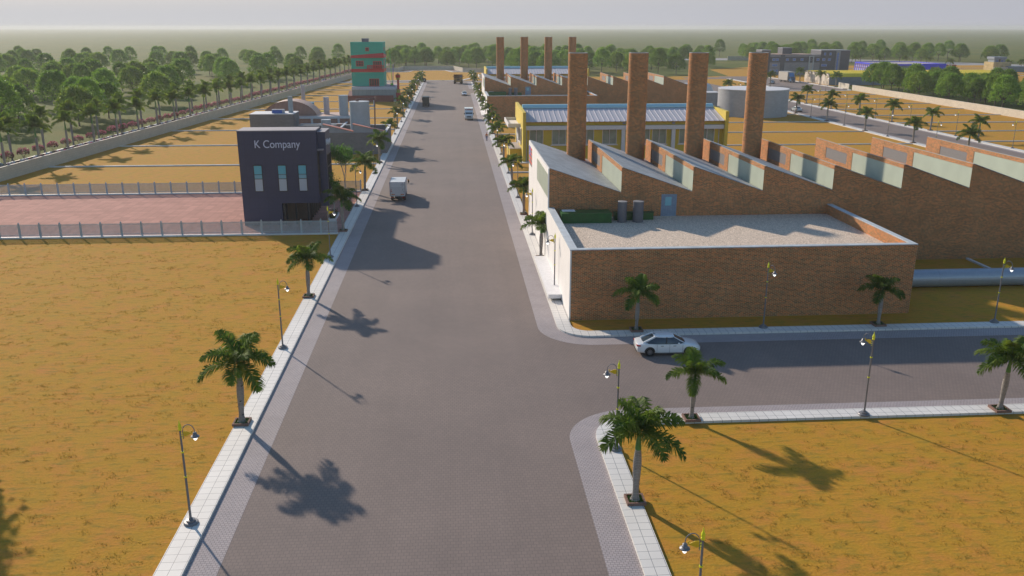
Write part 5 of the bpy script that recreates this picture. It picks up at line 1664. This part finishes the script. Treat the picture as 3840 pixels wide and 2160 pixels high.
def box_lorry(bodyc, cabc, label, name="box_lorry", L=5.3, dark=False, tail=True, w=1.08, h=2.75, zb=0.78):
    """y=0 is the rear of the box"""
    c = thing(name, label, "lorry", (0, 0, 0))
    bm_ = M(bodyc, 0.5, 0, var=0.05)
    b = MB().box(-w, 0, zb, w, L, h)
    b.build("cargo_box", bm_, c)
    tr = MB()
    e = 0.035
    for x in (-w, w):
        tr.box(x - e, -e, zb, x + e, e, h + e)
        tr.box(x - e, e, h - e, x + e, L + e, h + e)
    tr.box(-w + e, -e, h - e, w - e, e, h + e - 0.002)
    tr.build("box_trim", M((0.09, 0.11, 0.17) if not dark else (0.03, 0.03, 0.028), 0.5), c)
    # tail lift, header and lamps on the rear face
    hd = M(tuple(x * 1.03 for x in bodyc), 0.5, var=0.03)
    MB().box(-w + 0.05, -0.03, h - 0.62, w - 0.05, -0.002, h - 0.06).build("rear_header", hd, c)
    d = MB().box(-w + 0.05, -0.055, zb + 0.12, w - 0.05, -0.002, h - 0.65).build("tail_lift", M(tuple(x * 0.9 for x in bodyc), 0.5, var=0.05), c)
    MB().box(-w + 0.03, -0.06, zb - 0.02, w - 0.03, -0.003, zb + 0.10).build("lift_edge", M(tuple(x * 0.75 for x in bodyc), 0.5), c)
    if not dark:
        for s in (-1, 1):
            p = MB()
            for k in range(4):
                p.mi = k % 2
                xa = s * 0.66 - 0.24 + 0.12 * k
                p.box(xa, -0.066, zb + 0.2, xa + 0.12, -0.056, zb + 0.31)
            p.build("reflector_plate", [AMBER, RED], c)
        p = MB()
        for k in range(3):
            p.mi = k % 2
            p.box(-0.98, -0.066, zb + 0.62 + 0.11 * k, -0.80, -0.056, zb + 0.73 + 0.11 * k)
        p.build("warning_plate", [RED, M((0.75, 0.72, 0.7), 0.5)], c)
        p = MB()
        X, Z, a = 0.72, h - 0.34, 0.21
        for (x1, z1), (x2, z2) in (((0, a), (a, 0)), ((a, 0), (0, -a)), ((0, -a), (-a, 0)), ((-a, 0), (0, a))):
            p.tube([(X + x1, -0.035, Z + z1), (X + x2, -0.035, Z + z2)], 0.014, 4)
        p.face([(X - 0.05, -0.036, Z - 0.03), (X + 0.05, -0.036, Z - 0.03), (X + 0.03, -0.036, Z + 0.02), (X, -0.036, Z + 0.07), (X - 0.03, -0.036, Z + 0.02)])
        p.build("diamond_sign", M((0.06, 0.07, 0.12), 0.5), c)
        MB().box(0.72, -0.075, zb + 0.85, 0.76, -0.056, zb + 1.0).box(0.80, -0.07, zb + 0.62, 0.93, -0.056, zb + 0.65).build("latch", PLAST, c)
    ch = MB().box(-0.42, 0.05, 0.42, 0.42, L + 1.7, zb - 0.02)
    ch.box(-0.9, 0.08, 0.36, 0.9, 0.2, 0.52)
    for x in (-0.32, 0.32): ch.box(x - 0.05, -0.02, 0.35, x + 0.05, 0.3, zb - 0.03)
    ch.build("chassis", PLAST, c)
    for s in (-1, 1):
        MB().box(s * 0.78 - 0.13, 0.02, 0.52, s * 0.78 + 0.13, 0.079, 0.64).build("tail_light", RED if not dark else M((0.10, 0.03, 0.02), 0.5), c)
    # cab
    cm = M(cabc, 0.35, 0, var=0.03, coat=0.3)
    y0 = L + 0.12
    pr = [(y0, 0.55), (y0, 2.42), (y0 + 0.95, 2.42), (y0 + 1.15, 2.30), (y0 + 1.55, 1.45), (y0 + 1.68, 1.35), (y0 + 1.72, 0.55)]
    MB().extr(pr, 'x', -0.98, 0.98).build("cab", cm, c)
    MB().face([(-0.88, y0 + 1.195, 2.24), (-0.88, y0 + 1.55, 1.49), (0.88, y0 + 1.55, 1.49), (0.88, y0 + 1.195, 2.24)]).build("windscreen", CARGL, c)
    g = MB()
    for s in (-1, 1):
        g.face([(s * 0.985, y0 + 0.35, 1.45), (s * 0.985, y0 + 1.45, 1.45), (s * 0.985, y0 + 1.1, 2.2), (s * 0.985, y0 + 0.35, 2.2)])
    g.build("side_window", CARGL, c)
    MB().box(-0.95, y0 + 1.73, 0.5, 0.95, y0 + 1.86, 0.82).build("bumper", M((0.25, 0.27, 0.3), 0.5), c)
    MB().box(-0.7, y0 + 1.722, 0.88, 0.7, y0 + 1.75, 1.22).build("grille", PLAST, c)
    for s in (-1, 1):
        MB().box(s * 0.78 - 0.13, y0 + 1.722, 0.86, s * 0.78 + 0.13, y0 + 1.77, 1.06).build("headlight", LENS, c)
        m = MB().tube([(s * 1.0, y0 + 1.2, 2.2), (s * 1.28, y0 + 1.3, 2.2), (s * 1.28, y0 + 1.3, 1.5), (s * 1.0, y0 + 1.2, 1.45)], 0.025, 6)
        m.box(s * 1.28 - 0.1, y0 + 1.28, 1.65, s * 1.28 + 0.1, y0 + 1.36, 2.05)
        mo = m.build("mirror", PLAST, c)
        if not dark:
            MB().box(s * 1.28 - 0.09, y0 + 1.2, 1.95, s * 1.28 + 0.09, y0 + 1.275, 2.15).build("mirror_back", AMBER, mo)
    for x in (-0.86, 0.86):
        wheel(c, x, 1.25, 0.46, 0.34)
        wheel(c, x, y0 + 0.95, 0.46, 0.28)
    return c
t1 = box_lorry((0.58, 0.60, 0.62), (0.55, 0.57, 0.6), "white box lorry seen from behind on the left lane of the main road", L=4.7)
t1.location = (-8.1, 123.3, 0)
t2 = box_lorry((0.030, 0.029, 0.026), (0.06, 0.06, 0.055), "black box lorry seen from behind far up the main road", dark=True, L=5.0, h=2.95, w=1.0)
t2.location = (-8.4, 276.7, 0)
t3 = box_lorry((0.50, 0.45, 0.39), (0.03, 0.16, 0.36), "beige box lorry with a blue cab beyond the round grey tank", L=7.2, h=4.0, w=1.45)
t3.location = (150.6, 398.6, 0); t3.rotation_euler = (0, 0, R(188)); t3.scale = (1.15, 1.15, 1.15)
o = MB().extr([(7.35, 2.43), (8.2, 2.43), (7.35, 3.7)], 'x', -0.95, 0.95)
wd_ = o.build("wind_deflector", M((0.04, 0.19, 0.42), 0.35), None)
wd_.parent = t3
MB().tube([(-0.99, 8.6, 1.4), (0.99, 8.6, 1.4)], 0.03, 6)

# ambulance facing the camera (front = +Y before turning)
am = thing("ambulance", "white ambulance with red lights driving towards the camera on the main road", "ambulance", (0, 0, 0))
AW = M((0.70, 0.72, 0.75), 0.35, 0, var=0.02, coat=0.4)
MB().box(-1.12, -5.6, 0.55, 1.12, -1.9, 2.95).build("patient_box", AW, am)
pr = [(-1.88, 0.5), (-1.88, 2.28), (-1.35, 2.34), (-1.15, 2.28), (-0.62, 1.55), (0.0, 1.38), (0.12, 1.2), (0.12, 0.5)]
MB().extr(pr, 'x', -0.98, 0.98).build("cab", AW, am)
MB().face([(-0.86, -1.125, 2.24), (0.86, -1.125, 2.24), (0.90, -0.625, 1.565), (-0.90, -0.625, 1.565)]).build("windscreen", CARGL, am)
g = MB()
for s in (-1, 1):
    g.face([(s * 0.985, -1.75, 1.45), (s * 0.985, -0.8, 1.5), (s * 0.985, -1.2, 2.2), (s * 0.985, -1.75, 2.2)])
g.build("side_window", CARGL, am)
MB().box(-0.55, 0.122, 0.75, 0.55, 0.16, 1.16).build("grille", M((0.13, 0.14, 0.16), 0.4), am)
MB().box(-0.98, 0.1, 0.42, 0.98, 0.3, 0.68).build("bumper", M((0.45, 0.48, 0.52), 0.3, 0.4), am)
for s in (-1, 1):
    MB().box(s * 0.76 - 0.17, 0.122, 0.78, s * 0.76 + 0.17, 0.17, 1.14).build("headlight", LENS, am)
    MB().box(s * 0.86 - 0.11, -1.9, 2.5, s * 0.86 + 0.11, -1.82, 2.74).build("warning_light", RED, am)
    m = MB().tube([(s * 0.98, -0.9, 1.6), (s * 1.14, -0.85, 1.6)], 0.03, 6)
    m.box(s * 1.22 - 0.11, -0.9, 1.45, s * 1.22 + 0.11, -0.78, 1.85)
    m.build("mirror", PLAST, am)
MB().box(-0.62, -1.9, 2.52, 0.62, -1.8, 2.70).build("light_bar", M((0.30, 0.05, 0.06), 0.3, var=0.3, scale=6), am)
st = MB()
for k in range(3):
    a = R(60 * k)
    st.face([(0.33 * math.cos(a + s1) , -3.0 + 0.33 * math.sin(a + s1), 2.956 + 0.002 * k) for s1 in (-0.22, 0.22, math.pi - 0.22, math.pi + 0.22)])
st.build("roof_star", M((0.12, 0.18, 0.34), 0.5), am)
MB().box(-1.0, -5.5, 0.4, 1.0, 0.0, 0.549).build("chassis", PLAST, am)
for x in (-0.86, 0.86):
    wheel(am, x, -0.75, 0.38, 0.26); wheel(am, x, -4.2, 0.38, 0.3)
am.location = (4.3, 235.5, 0); am.rotation_euler = (0, 0, math.pi)

# mustard haul lorry facing the camera
hl = thing("haul_lorry", "mustard yellow mining haul lorry facing the camera at the top of the main road", "dump lorry", (0, 0, 0))
MU = M((0.30, 0.165, 0.035), 0.7, var=0.15, scale=1.2)
MUD = M((0.17, 0.085, 0.025), 0.75, var=0.2, scale=1.2)
b = MB().extr([(-6.6, 1.9), (-6.9, 3.2), (-1.9, 3.95), (0.3, 4.05), (0.3, 3.92), (-2.0, 3.2), (-2.3, 1.5)], 'x', -1.95, 1.95)
b.build("dump_bed", MUD, hl)
b = MB().box(-1.1, -6.2, 1.0, 1.1, -0.6, 1.5).box(-1.85, -1.75, 2.1, 1.85, -0.1, 2.32).box(-1.05, -1.6, 0.9, 1.05, 0.0, 2.099).box(-1.8, -0.3, 1.5, -1.06, -0.02, 2.098).box(1.06, -0.3, 1.5, 1.8, -0.02, 2.098)
b.build("chassis", MU, hl)
MB().box(-0.62, 0.002, 1.45, 0.62, 0.08, 2.05).build("radiator_grille", M((0.05, 0.045, 0.035), 0.7), hl)
cb = MB().box(-1.8, -1.7, 2.321, -0.62, -0.3, 3.7).build("cab", MU, hl)
MB().box(-1.7, -0.298, 2.95, -0.72, -0.25, 3.55).build("windscreen", M((0.10, 0.14, 0.26), 0.1), cb)
eq = MB().box(-0.3, -1.5, 2.321, 0.5, -0.6, 3.1).box(0.7, -1.4, 2.321, 1.6, -0.7, 2.85)
eq.build("air_cleaner", MUD, hl)
MB().box(-1.6, 0.0, 0.75, 1.6, 0.14, 1.0).build("bumper", MU, hl)
rl = MB()
for x in (-1.8, -0.5, 0.3, 1.1, 1.8):
    rl.tube([(x, -0.08, 2.32), (x, -0.08, 3.0)], 0.025, 4)
rl.tube([(-0.5, -0.08, 3.0), (1.8, -0.08, 3.0)], 0.025, 4)
rl.build("handrail", PLAST, hl)
for s in (-1, 1):
    m = MB().tube([(s * 1.85, -0.3, 3.1), (s * 2.15, -0.2, 3.15)], 0.03, 5)
    m.box(s * 2.22 - 0.12, -0.25, 3.05, s * 2.22 + 0.12, -0.15, 3.35)
    m.build("mirror", PLAST, hl)
    wheel(hl, s * 1.62, -1.35, 0.95, 0.75)
    wheel(hl, s * 1.35, -5.0, 0.95, 1.1)
hl.location = (2.6, 389.6, 0); hl.rotation_euler = (0, 0, math.pi)
# dark wheeled loader half hidden by the palms
wl = thing("wheel_loader", "dark wheeled machine half hidden by the last palms on the left", "loader", (0, 0, 0))
MB().box(-0.75, -3.4, 0.75, 0.75, 1.3, 1.7).build("body", M((0.05, 0.045, 0.04), 0.6), wl)
cb = MB().box(-0.7, -1.4, 1.701, 0.7, 0.1, 2.9).build("cab", M((0.09, 0.07, 0.03), 0.6), wl)
MB().box(-0.71, -1.2, 2.1, 0.71, -0.1, 2.75).build("window", CARGL, cb)
MB().extr([(-3.6, 0.3), (-4.6, 0.2), (-4.4, 0.4), (-4.3, 1.2), (-3.7, 1.3)], 'x', -1.2, 1.2).build("bucket", M((0.08, 0.075, 0.07), 0.6), wl)
for s in (-1, 1):
    wheel(wl, s * 0.95, 0.75, 0.85, 0.55, 0.45); wheel(wl, s * 0.95, -2.6, 0.85, 0.55, 0.45)
wl.location = (-13.3, 404.6, 0); wl.rotation_euler = (0, 0, R(-90))

# ------------------------------------------------------------------ the walking worker in orange
def skin_mesh(name, joints, bones, m, parent, sub=1):
    me = bpy.data.meshes.new(name)
    ids = {k: i for i, k in enumerate(joints)}
    me.from_pydata([joints[k][:3] for k in joints], [(ids[a], ids[b]) for a, b in bones], [])
    o = bpy.data.objects.new(name, me)
    C.objects.link(o)
    sk = o.modifiers.new("skin", 'SKIN')
    for k, i in ids.items():
        r = joints[k][3]
        me.skin_vertices[0].data[i].radius = (r, r)
        me.skin_vertices[0].data[i].use_root = (i == 0)
    sb = o.modifiers.new("sub", 'SUBSURF'); sb.levels = sub; sb.render_levels = sub
    bpy.context.view_layer.update()
    dg = bpy.context.evaluated_depsgraph_get()
    nm = bpy.data.meshes.new_from_object(o.evaluated_get(dg))
    bpy.data.objects.remove(o)
    nm.materials.clear(); nm.materials.append(m)
    nm.polygons.foreach_set("use_smooth", [True] * len(nm.polygons))
    n = bpy.data.objects.new(name, nm)
    C.objects.link(n)
    n.parent = parent
    return n
pp = thing("person", "worker in an orange vest, orange helmet and blue jeans walking on the right pavers", "person", (0, 0, 0))
J = {"pelvis": (0, 0, 0.95, 0.13), "waist": (0, 0.01, 1.10, 0.125), "chest": (0, 0.0, 1.32, 0.15), "neck": (0, 0.01, 1.47, 0.055), "chin": (0, 0.02, 1.55, 0.07), "head": (0, 0.015, 1.65, 0.088), "crown": (0, 0, 1.72, 0.07)}
Bn = [("pelvis", "waist"), ("waist", "chest"), ("chest", "neck"), ("neck", "chin"), ("chin", "head"), ("head", "crown")]
for s, n in ((1, "r"), (-1, "l")):
    J.update({"sh" + n: (s * 0.19, 0, 1.40, 0.065), "el" + n: (s * 0.25, -0.03 * s, 1.12, 0.045), "wr" + n: (s * 0.27, 0.07 * s + 0.03, 0.89, 0.03), "pa" + n: (s * 0.272, 0.085 * s + 0.04, 0.82, 0.034),
              "hip" + n: (s * 0.10, 0, 0.88, 0.095), "kn" + n: (s * 0.11, 0.09 * s + 0.02, 0.49, 0.062), "an" + n: (s * 0.11, 0.06 * s - 0.06, 0.09, 0.045), "to" + n: (s * 0.12, 0.06 * s + 0.10, 0.045, 0.04)})
    Bn += [("chest", "sh" + n), ("sh" + n, "el" + n), ("el" + n, "wr" + n), ("wr" + n, "pa" + n), ("pelvis", "hip" + n), ("hip" + n, "kn" + n), ("kn" + n, "an" + n), ("an" + n, "to" + n)]
    px, py_, pz, _ = J["pa" + n]
    for i, (dy, ln) in enumerate(((-0.03, 0.07), (-0.01, 0.085), (0.01, 0.08), (0.03, 0.06))):
        J["f%d%s" % (i, n)] = (px, py_ + dy, pz - 0.035, 0.009); J["g%d%s" % (i, n)] = (px - s * 0.012, py_ + dy + 0.008, pz - 0.035 - ln, 0.008)
        Bn += [("pa" + n, "f%d%s" % (i, n)), ("f%d%s" % (i, n), "g%d%s" % (i, n))]
    J["th" + n] = (px - s * 0.02, py_ + 0.06, pz - 0.03, 0.009)
    Bn.append(("pa" + n, "th" + n))
SKIN = M((0.36, 0.19, 0.12), 0.6, var=0.05)
skin_mesh("body", J, Bn, SKIN, pp, 1)
Jt = {k: (*J[k][:3], J[k][3] + 0.016) for k in ("pelvis", "hipr", "hipl", "knr", "knl", "anr", "anl")}
skin_mesh("jeans", Jt, [("pelvis", "hipr"), ("pelvis", "hipl"), ("hipr", "knr"), ("hipl", "knl"), ("knr", "anr"), ("knl", "anl")], M((0.035, 0.07, 0.20), 0.8), pp)
Jv = {k: (*J[k][:3], J[k][3] + 0.022) for k in ("waist", "chest", "shr", "shl", "elr", "ell")}
Jv["waist"] = (0, 0.01, 1.02, 0.15)
skin_mesh("vest", Jv, [("waist", "chest"), ("chest", "shr"), ("chest", "shl"), ("shr", "elr"), ("shl", "ell")], M((0.62, 0.16, 0.03), 0.7), pp)
v = MB().lathe([(0.178, 1.13), (0.182, 1.19)], 0, 0, 16, False, False)
v.build("reflective_band", M((0.7, 0.7, 0.66), 0.4), pp)
hm = MB().lathe([(0.135, 1.67), (0.118, 1.675), (0.115, 1.73), (0.08, 1.79), (0.001, 1.81)], 0, 0.015, 16, True, False)
hm.build("helmet", M((0.55, 0.13, 0.04), 0.4), pp, smooth=True)
fc = MB()
for s in (-1, 1):
    fc.ball((s * 0.03, 0.098, 1.645), 0.011, 6, 4); fc.ball((s * 0.09, 0.015, 1.64), 0.022, 6, 4)
fc.ball((0, 0.108, 1.61), 0.016, 6, 4); fc.tube([(-0.025, 0.092, 1.57), (0.025, 0.092, 1.57)], 0.007, 5)
fc.build("face", M((0.22, 0.10, 0.07), 0.6), pp)
for s in (-1, 1):
    MB().extr([(J["an" + "rl"[s < 0]][1] - 0.06, 0.005), (J["an" + "rl"[s < 0]][1] + 0.22, 0.005), (J["an" + "rl"[s < 0]][1] + 0.22, 0.06), (J["an" + "rl"[s < 0]][1] + 0.05, 0.13), (J["an" + "rl"[s < 0]][1] - 0.06, 0.13)], 'x', s * 0.115 - 0.05, s * 0.115 + 0.05).build("shoe", PLAST, pp)
pp.location = (7.3, 191.5, 0.008)
# ------------------------------------------------------------------ the far right: warehouses and works
CREAM = M((0.60, 0.53, 0.45), 0.8, var=0.05)
vh = thing("arched_warehouse", "row of seven cream arched sheds with yellow vaulted roofs beyond the round tank", "warehouse", (161, 384, 0))
n = 7
ya, yb = 370.9, 397.8
W = (yb - ya) / n
YR = M((0.92, 0.66, 0.03), 0.7, var=0.05)
fr, rf, ed = MB(), MB(), MB()
for k in range(n):
    c = ya + W * (k + 0.5)
    arc = [(c - W / 2 * math.cos(math.pi * i / 12), 3.25 + 1.65 * math.sin(math.pi * i / 12)) for i in range(13)]
    fr.face([(161, yb_, z_) for yb_, z_ in ([(c + W / 2, -0.02)] + [(p[0], p[1]) for p in arc[::-1]] + [(c - W / 2, -0.02)])])
    for (a, za), (b, zb) in zip(arc, arc[1:]):
        rf.face([(160.9, a, za + 0.08), (160.9, b, zb + 0.08), (245, b, zb + 0.08), (245, a, za + 0.08)])
        ed.face([(160.85, a, za + 0.1), (160.85, b, zb + 0.1), (160.85, b, zb - 0.22), (160.85, a, za - 0.22)])
        ed.face([(160.85, a, za + 0.1), (160.85, b, zb + 0.1), (161.3, b, zb + 0.1), (161.3, a, za + 0.1)])
fr.build("arched_front", CREAM, vh)
rf.build("vaulted_roof", YR, vh)
ed.build("arch_edge", M((0.34, 0.27, 0.23), 0.7), vh)
MB().box(161.05, ya, -0.02, 245, ya + 0.2, 3.33).build("side_wall", panel_mat("blue_grey_blocks", (0.225, 0.26, 0.31), (0.18, 0.21, 0.25), 0.8, 0.5, 0.03), vh)
for k in range(n):
    c = ya + W * (k + 0.5)
    w = MB().box(160.94, c - 0.55, 0.3, 160.999, c - 0.05, 1.5).build("vent_door", M((0.33, 0.29, 0.26), 0.7), vh)
    MB().box(160.94, c - 0.35, 3.3, 160.999, c + 0.25, 3.75).build("vent", M((0.38, 0.33, 0.29), 0.7), vh)
    if k: MB().tube([(160.9, ya + W * k, 0), (160.9, ya + W * k, 3.2)], 0.06, 6).build("downpipe", M((0.3, 0.27, 0.25), 0.7), vh)

# distant grey office block
gb = thing("grey_office", "distant dark grey office block with blue windows and a taller right wing", "office building", (186, 456, 0))
LG = panel_mat("light_grey_cladding", (0.27, 0.27, 0.30), (0.2, 0.2, 0.225), 1.6, 0.55, 0.04, 0.7, 0.5)
DG = panel_mat("dark_grey_cladding", (0.105, 0.11, 0.135), (0.08, 0.085, 0.105), 2.0, 0.6, 0.04, 0.7, 0.5)
Y = 454.6
MB().box(164.9, Y, -0.02, 191.5, Y + 14, 6.2).box(164.9, Y, 9.0, 191.5, Y + 14, 10.1).build("wall", LG, gb)
MB().box(164.9, Y - 0.05, 6.201, 191.5, Y + 14, 8.999).build("dark_band", DG, gb)
MB().box(191.501, Y - 0.3, -0.02, 207, Y + 13, 12.0).build("right_wing", DG, gb)
MB().box(160.2, Y + 0.2, -0.02, 164.899, Y + 9, 12.1).build("left_wing", DG, gb)
MB().box(170.3, Y - 0.1, -0.02, 172.6, Y - 0.051, 10.1).build("dark_strip", DG, gb)
MB().box(172.5, Y + 4, 10.101, 177.5, Y + 11, 13.2).build("stair_head", DG, gb)
MB().box(191.45, Y - 0.35, 12.001, 207.05, Y + 13, 12.4).box(160.15, Y + 0.1, 12.101, 164.95, Y + 9, 12.5).box(172.45, Y + 3.9, 13.201, 177.55, Y + 11, 13.5).build("parapet_cap", M((0.27, 0.28, 0.31), 0.7), gb)
MB().box(164.95, Y + 0.3, 10.101, 187, Y + 13.9, 10.3).build("roof", M((0.55, 0.36, 0.27), 0.7), gb)
WB = M((0.05, 0.15, 0.48), 0.3, var=0.2, scale=3)
WF = M((0.55, 0.6, 0.7), 0.6)
def win(x, z, w, h, y=Y - 0.05):
    a = MB().box(x - 0.08, y - 0.06, z - 0.08, x + w + 0.08, y - 0.001, z + h + 0.08).build("window", WF, gb)
    p = MB()
    k = max(1, round(w / 0.75))
    for i in range(k):
        p.box(x + w * i / k + 0.04, y - 0.09, z, x + w * (i + 1) / k - 0.04, y - 0.061, z + h)
    p.build("pane", WB, a)
for x in (166.1, 168.0, 173.3, 177.0, 181.1, 189.6): win(x, 7.05, 1.35, 1.1)
for x in (192.6, 195.6): win(x, 7.05, 1.35, 1.1, Y - 0.3)
for x in (193.2, 196.2): win(x, 9.8, 0.9, 1.2, Y - 0.3)
win(166.2, 4.3, 2.6, 1.0, Y); win(192.3, 4.2, 2.8, 1.0, Y - 0.3)
for x, w in ((165.2, 0.5), (167.1, 0.5), (168.4, 0.9)): win(x, 1.6, w, 0.95, Y)
win(170.8, 0.1, 1.3, 1.8, Y - 0.1); win(193.8, 1.5, 1.0, 0.9, Y - 0.3)
tb = MB().box(199.6, Y - 0.5, -0.02, 201.9, Y - 0.301, 12.3).build("stair_strip", M((0.24, 0.26, 0.30), 0.6), gb)
MB().box(200.2, Y - 0.56, 1.0, 200.9, Y - 0.501, 11.0).build("tall_window", M((0.07, 0.17, 0.5), 0.3, var=0.5, scale=2), tb)
pt = MB().box(185.4, Y - 0.5, -0.02, 185.9, Y - 0.051, 9.0).box(187.5, Y - 0.5, -0.02, 188.0, Y - 0.051, 9.0).box(185.4, Y - 0.5, 9.001, 188.0, Y - 0.051, 9.4)
o = pt.build("portal_frame", M((0.42, 0.46, 0.50), 0.6), gb)
MB().box(185.95, Y - 0.12, 0, 187.45, Y - 0.052, 5.8).build("portal_door", M((0.5, 0.47, 0.44), 0.6), o)
rg = [(186.7 + 0.5 * math.cos(R(30 * k)), Y - 0.13, 7.6 + 0.5 * math.sin(R(30 * k))) for k in range(13)]
MB().tube(rg, 0.06, 5).build("round_emblem", M((0.35, 0.4, 0.48), 0.6), o)

# blue framed warehouse
bw = thing("blue_warehouse", "big warehouse with bright blue frames partly hidden by the near trees", "warehouse", (235, 455, 0))
BL = M((0.02, 0.03, 0.72), 0.6, var=0.06)
TAN = M((0.42, 0.26, 0.12), 0.8, var=0.1)
SLT = panel_mat("slate_cladding", (0.17, 0.21, 0.26), (0.13, 0.16, 0.20), 1.2, 0.6, 0.03)
bx0, bx1, by0, by1, bh = 222.5, 254.5, 446.0, 480.0, 5.2
b = MB().box(bx0, by0, -0.02, bx1, by1, bh)
b.build("wall", SLT, bw)
MB().box(bx0 + 0.3, by0 + 0.3, bh + 0.001, bx1 - 0.3, by1 - 0.3, bh + 0.08).build("roof", M((0.40, 0.33, 0.34), 0.7), bw)
e = MB()
for a in ((bx0 - 0.3, by0 - 0.3, bx1 + 0.3, by0), (bx0 - 0.3, by1, bx1 + 0.3, by1 + 0.3), (bx0 - 0.3, by0 + 0.001, bx0 - 0.002, by1 - 0.001), (bx1 + 0.002, by0 + 0.001, bx1 + 0.3, by1 - 0.001)):
    e.box(a[0], a[1], bh - 0.5, a[2], a[3], bh + 0.35)
e.build("blue_eaves", BL, bw)
p = MB()
N = 14
for k in range(N + 1):
    y = by0 + (by1 - by0 - 0.6) * k / N
    p.box(bx0 - 0.32, y, 0, bx0 - 0.001, y + 0.9, bh - 0.701)
p.box(bx0 - 0.25, by0, 0, bx0 - 0.002, by1, 0.6)
p.build("blue_frame", BL, bw)
tp = MB()
for k in range(N):
    y = by0 + (by1 - by0 - 0.6) * k / N + 0.9
    d = (by1 - by0 - 0.6) / N - 0.9
    tp.box(bx0 - 0.12, y, 0.6, bx0 - 0.003, y + d, bh - 0.701)
    wp = MB().box(bx0 - 0.15, y + 0.3, 1.0, bx0 - 0.121, y + d - 0.3, 2.4).box(bx0 - 0.15, y + 0.2, 3.1, bx0 - 0.121, y + d - 0.2, 3.8)
    wp.build("window", M((0.6, 0.6, 0.62), 0.4), bw)
tp.build("tan_panels", TAN, bw)
g = MB().box(242, by0 - 0.9, 0, 254.6, by0 - 0.301, 5.7)
o = g.build("blue_gable", BL, bw)
MB().box(246.5, by0 - 1.0, 0.2, 251, by0 - 0.901, 4.2).build("loading_door", M((0.15, 0.12, 0.10), 0.7), o)

# pieces seen between the far trees
fe = thing("fire_engine", "red fire engine far off beyond the blue framed warehouse", "fire engine", (0, 0, 0))
FR = M((0.42, 0.035, 0.035), 0.4, var=0.08)
MB().box(-1.25, -4.6, 0.7, 1.25, 2.0, 3.3).build("body", FR, fe)
cb = MB().extr([(2.02, 0.6), (2.02, 3.4), (4.2, 3.4), (4.6, 2.0), (4.6, 0.6)], 'x', -1.25, 1.25).build("cab", FR, fe)
MB().face([(-1.1, 4.29, 3.2), (-1.1, 4.61, 2.1), (1.1, 4.61, 2.1), (1.1, 4.29, 3.2)][::-1]).box(1.251, 2.3, 2.1, 1.27, 4.0, 3.1).box(-1.27, 2.3, 2.1, -1.251, 4.0, 3.1).build("window", CARGL, cb)
MB().box(-1.28, -1.0, 0.9, 1.28, 0.4, 3.0).build("roller_locker", M((0.5, 0.5, 0.5), 0.4), fe)
MB().box(-0.4, -5.0, 3.32, 0.4, 2.2, 3.5).build("ladder", M((0.6, 0.6, 0.62), 0.4), fe)
for x in (-1.1, 1.1):
    wheel(fe, x, 3.3, 0.55, 0.35); wheel(fe, x, -3.0, 0.55, 0.35)
fe.location = (297, 515, 0); fe.rotation_euler = (0, 0, R(78)); fe.scale = (0.7, 0.7, 0.7)
tl = thing("lumber_rack", "rack of dark logs and pale posts beside the far yellow block building", "rack", (308, 495, 0))
lg = MB()
for k in range(6):
    lg.tube([(306.9 + 0.36 * k, 494.6, 0.1), (306.9 + 0.36 * k, 496.5, 2.1)], 0.13, 7)
lg.build("logs", M((0.05, 0.045, 0.04), 0.9), tl)
ps = MB()
for x in (306.4, 309.1, 309.9): ps.box(x, 494.3, 0, x + 0.25, 494.55, 2.2)
ps.build("posts", M((0.6, 0.45, 0.25), 0.8), tl)
yh = thing("yellow_block_house", "far pale yellow block building with a grey upper box and palms in front", "building", (307, 484, 0))
YB_ = brick_mat("yellow_block", (0.66, 0.52, 0.28), (0.6, 0.46, 0.23), (0.5, 0.4, 0.22), (0.40, 0.32, 0.18), 1.2, 0.5, 0.05)
MB().box(302.4, 481, -0.02, 312.8, 490, 5.0).build("wall", YB_, yh)
u = MB().box(303.2, 482, 5.001, 309.6, 488, 6.6).box(302.7, 481.5, 6.601, 310.0, 488.5, 7.8).build("upper_box", M((0.22, 0.26, 0.33), 0.7), yh)
MB().box(305.8, 481.9, 5.1, 306.7, 482, 6.5).build("door", M((0.07, 0.05, 0.04), 0.6), u)
for x in (304.2, 307.2): MB().box(x, 481.9, 5.2, x + 1.1, 482, 5.9).build("window", M((0.04, 0.1, 0.4), 0.4), u)
MB().box(300.5, 477.6, -0.02, 309, 478, 2.4).build("yard_wall", M((0.55, 0.47, 0.41), 0.8, var=0.1), yh)
MB().box(309.1, 474, -0.02, 330, 480, 2.9).build("grey_shed", SLT, yh)
for k, (x, y) in enumerate(((291, 505), (314, 486), (324, 489), (331, 497), (340, 480), (300, 545), (275, 560), (262, 566), (286, 548))):
    place(PALMS[k % 2], (x, y, 0), k * 1.3, 1.25, "tall palm among the far buildings on the right", "palms among the far buildings")
gate = tag(MB().box(220.5, 489, -0.02, 222.5, 497, 5.5).build("equipment_stack", M((0.05, 0.065, 0.07), 0.7, var=0.4)), "dark stacked equipment between the grey office block and the blue warehouse", "machinery")
MB().box(220.4, 489.5, 5.501, 222.6, 496, 7.2).build("blue_top", M((0.03, 0.08, 0.22), 0.6), gate)

# ------------------------------------------------------------------ the air
hz = MB().box(-5200, -70, -1.2, 5200, 9100, 27.5).build("haze", [])
hm_, t, b = new_mat("haze_air")
t.nodes.remove(b)
pv = t.nodes.new("ShaderNodeVolumePrincipled")
pv.inputs["Color"].default_value = (0.72, 0.735, 0.755, 1)
pv.inputs["Density"].default_value = 0.0002
pv.inputs["Anisotropy"].default_value = 0.25
t.links.new(pv.outputs[0], t.nodes["Material Output"].inputs["Volume"])
hz.data.materials.clear()
hz.data.materials.append(hm_)
hz["kind"] = "stuff"
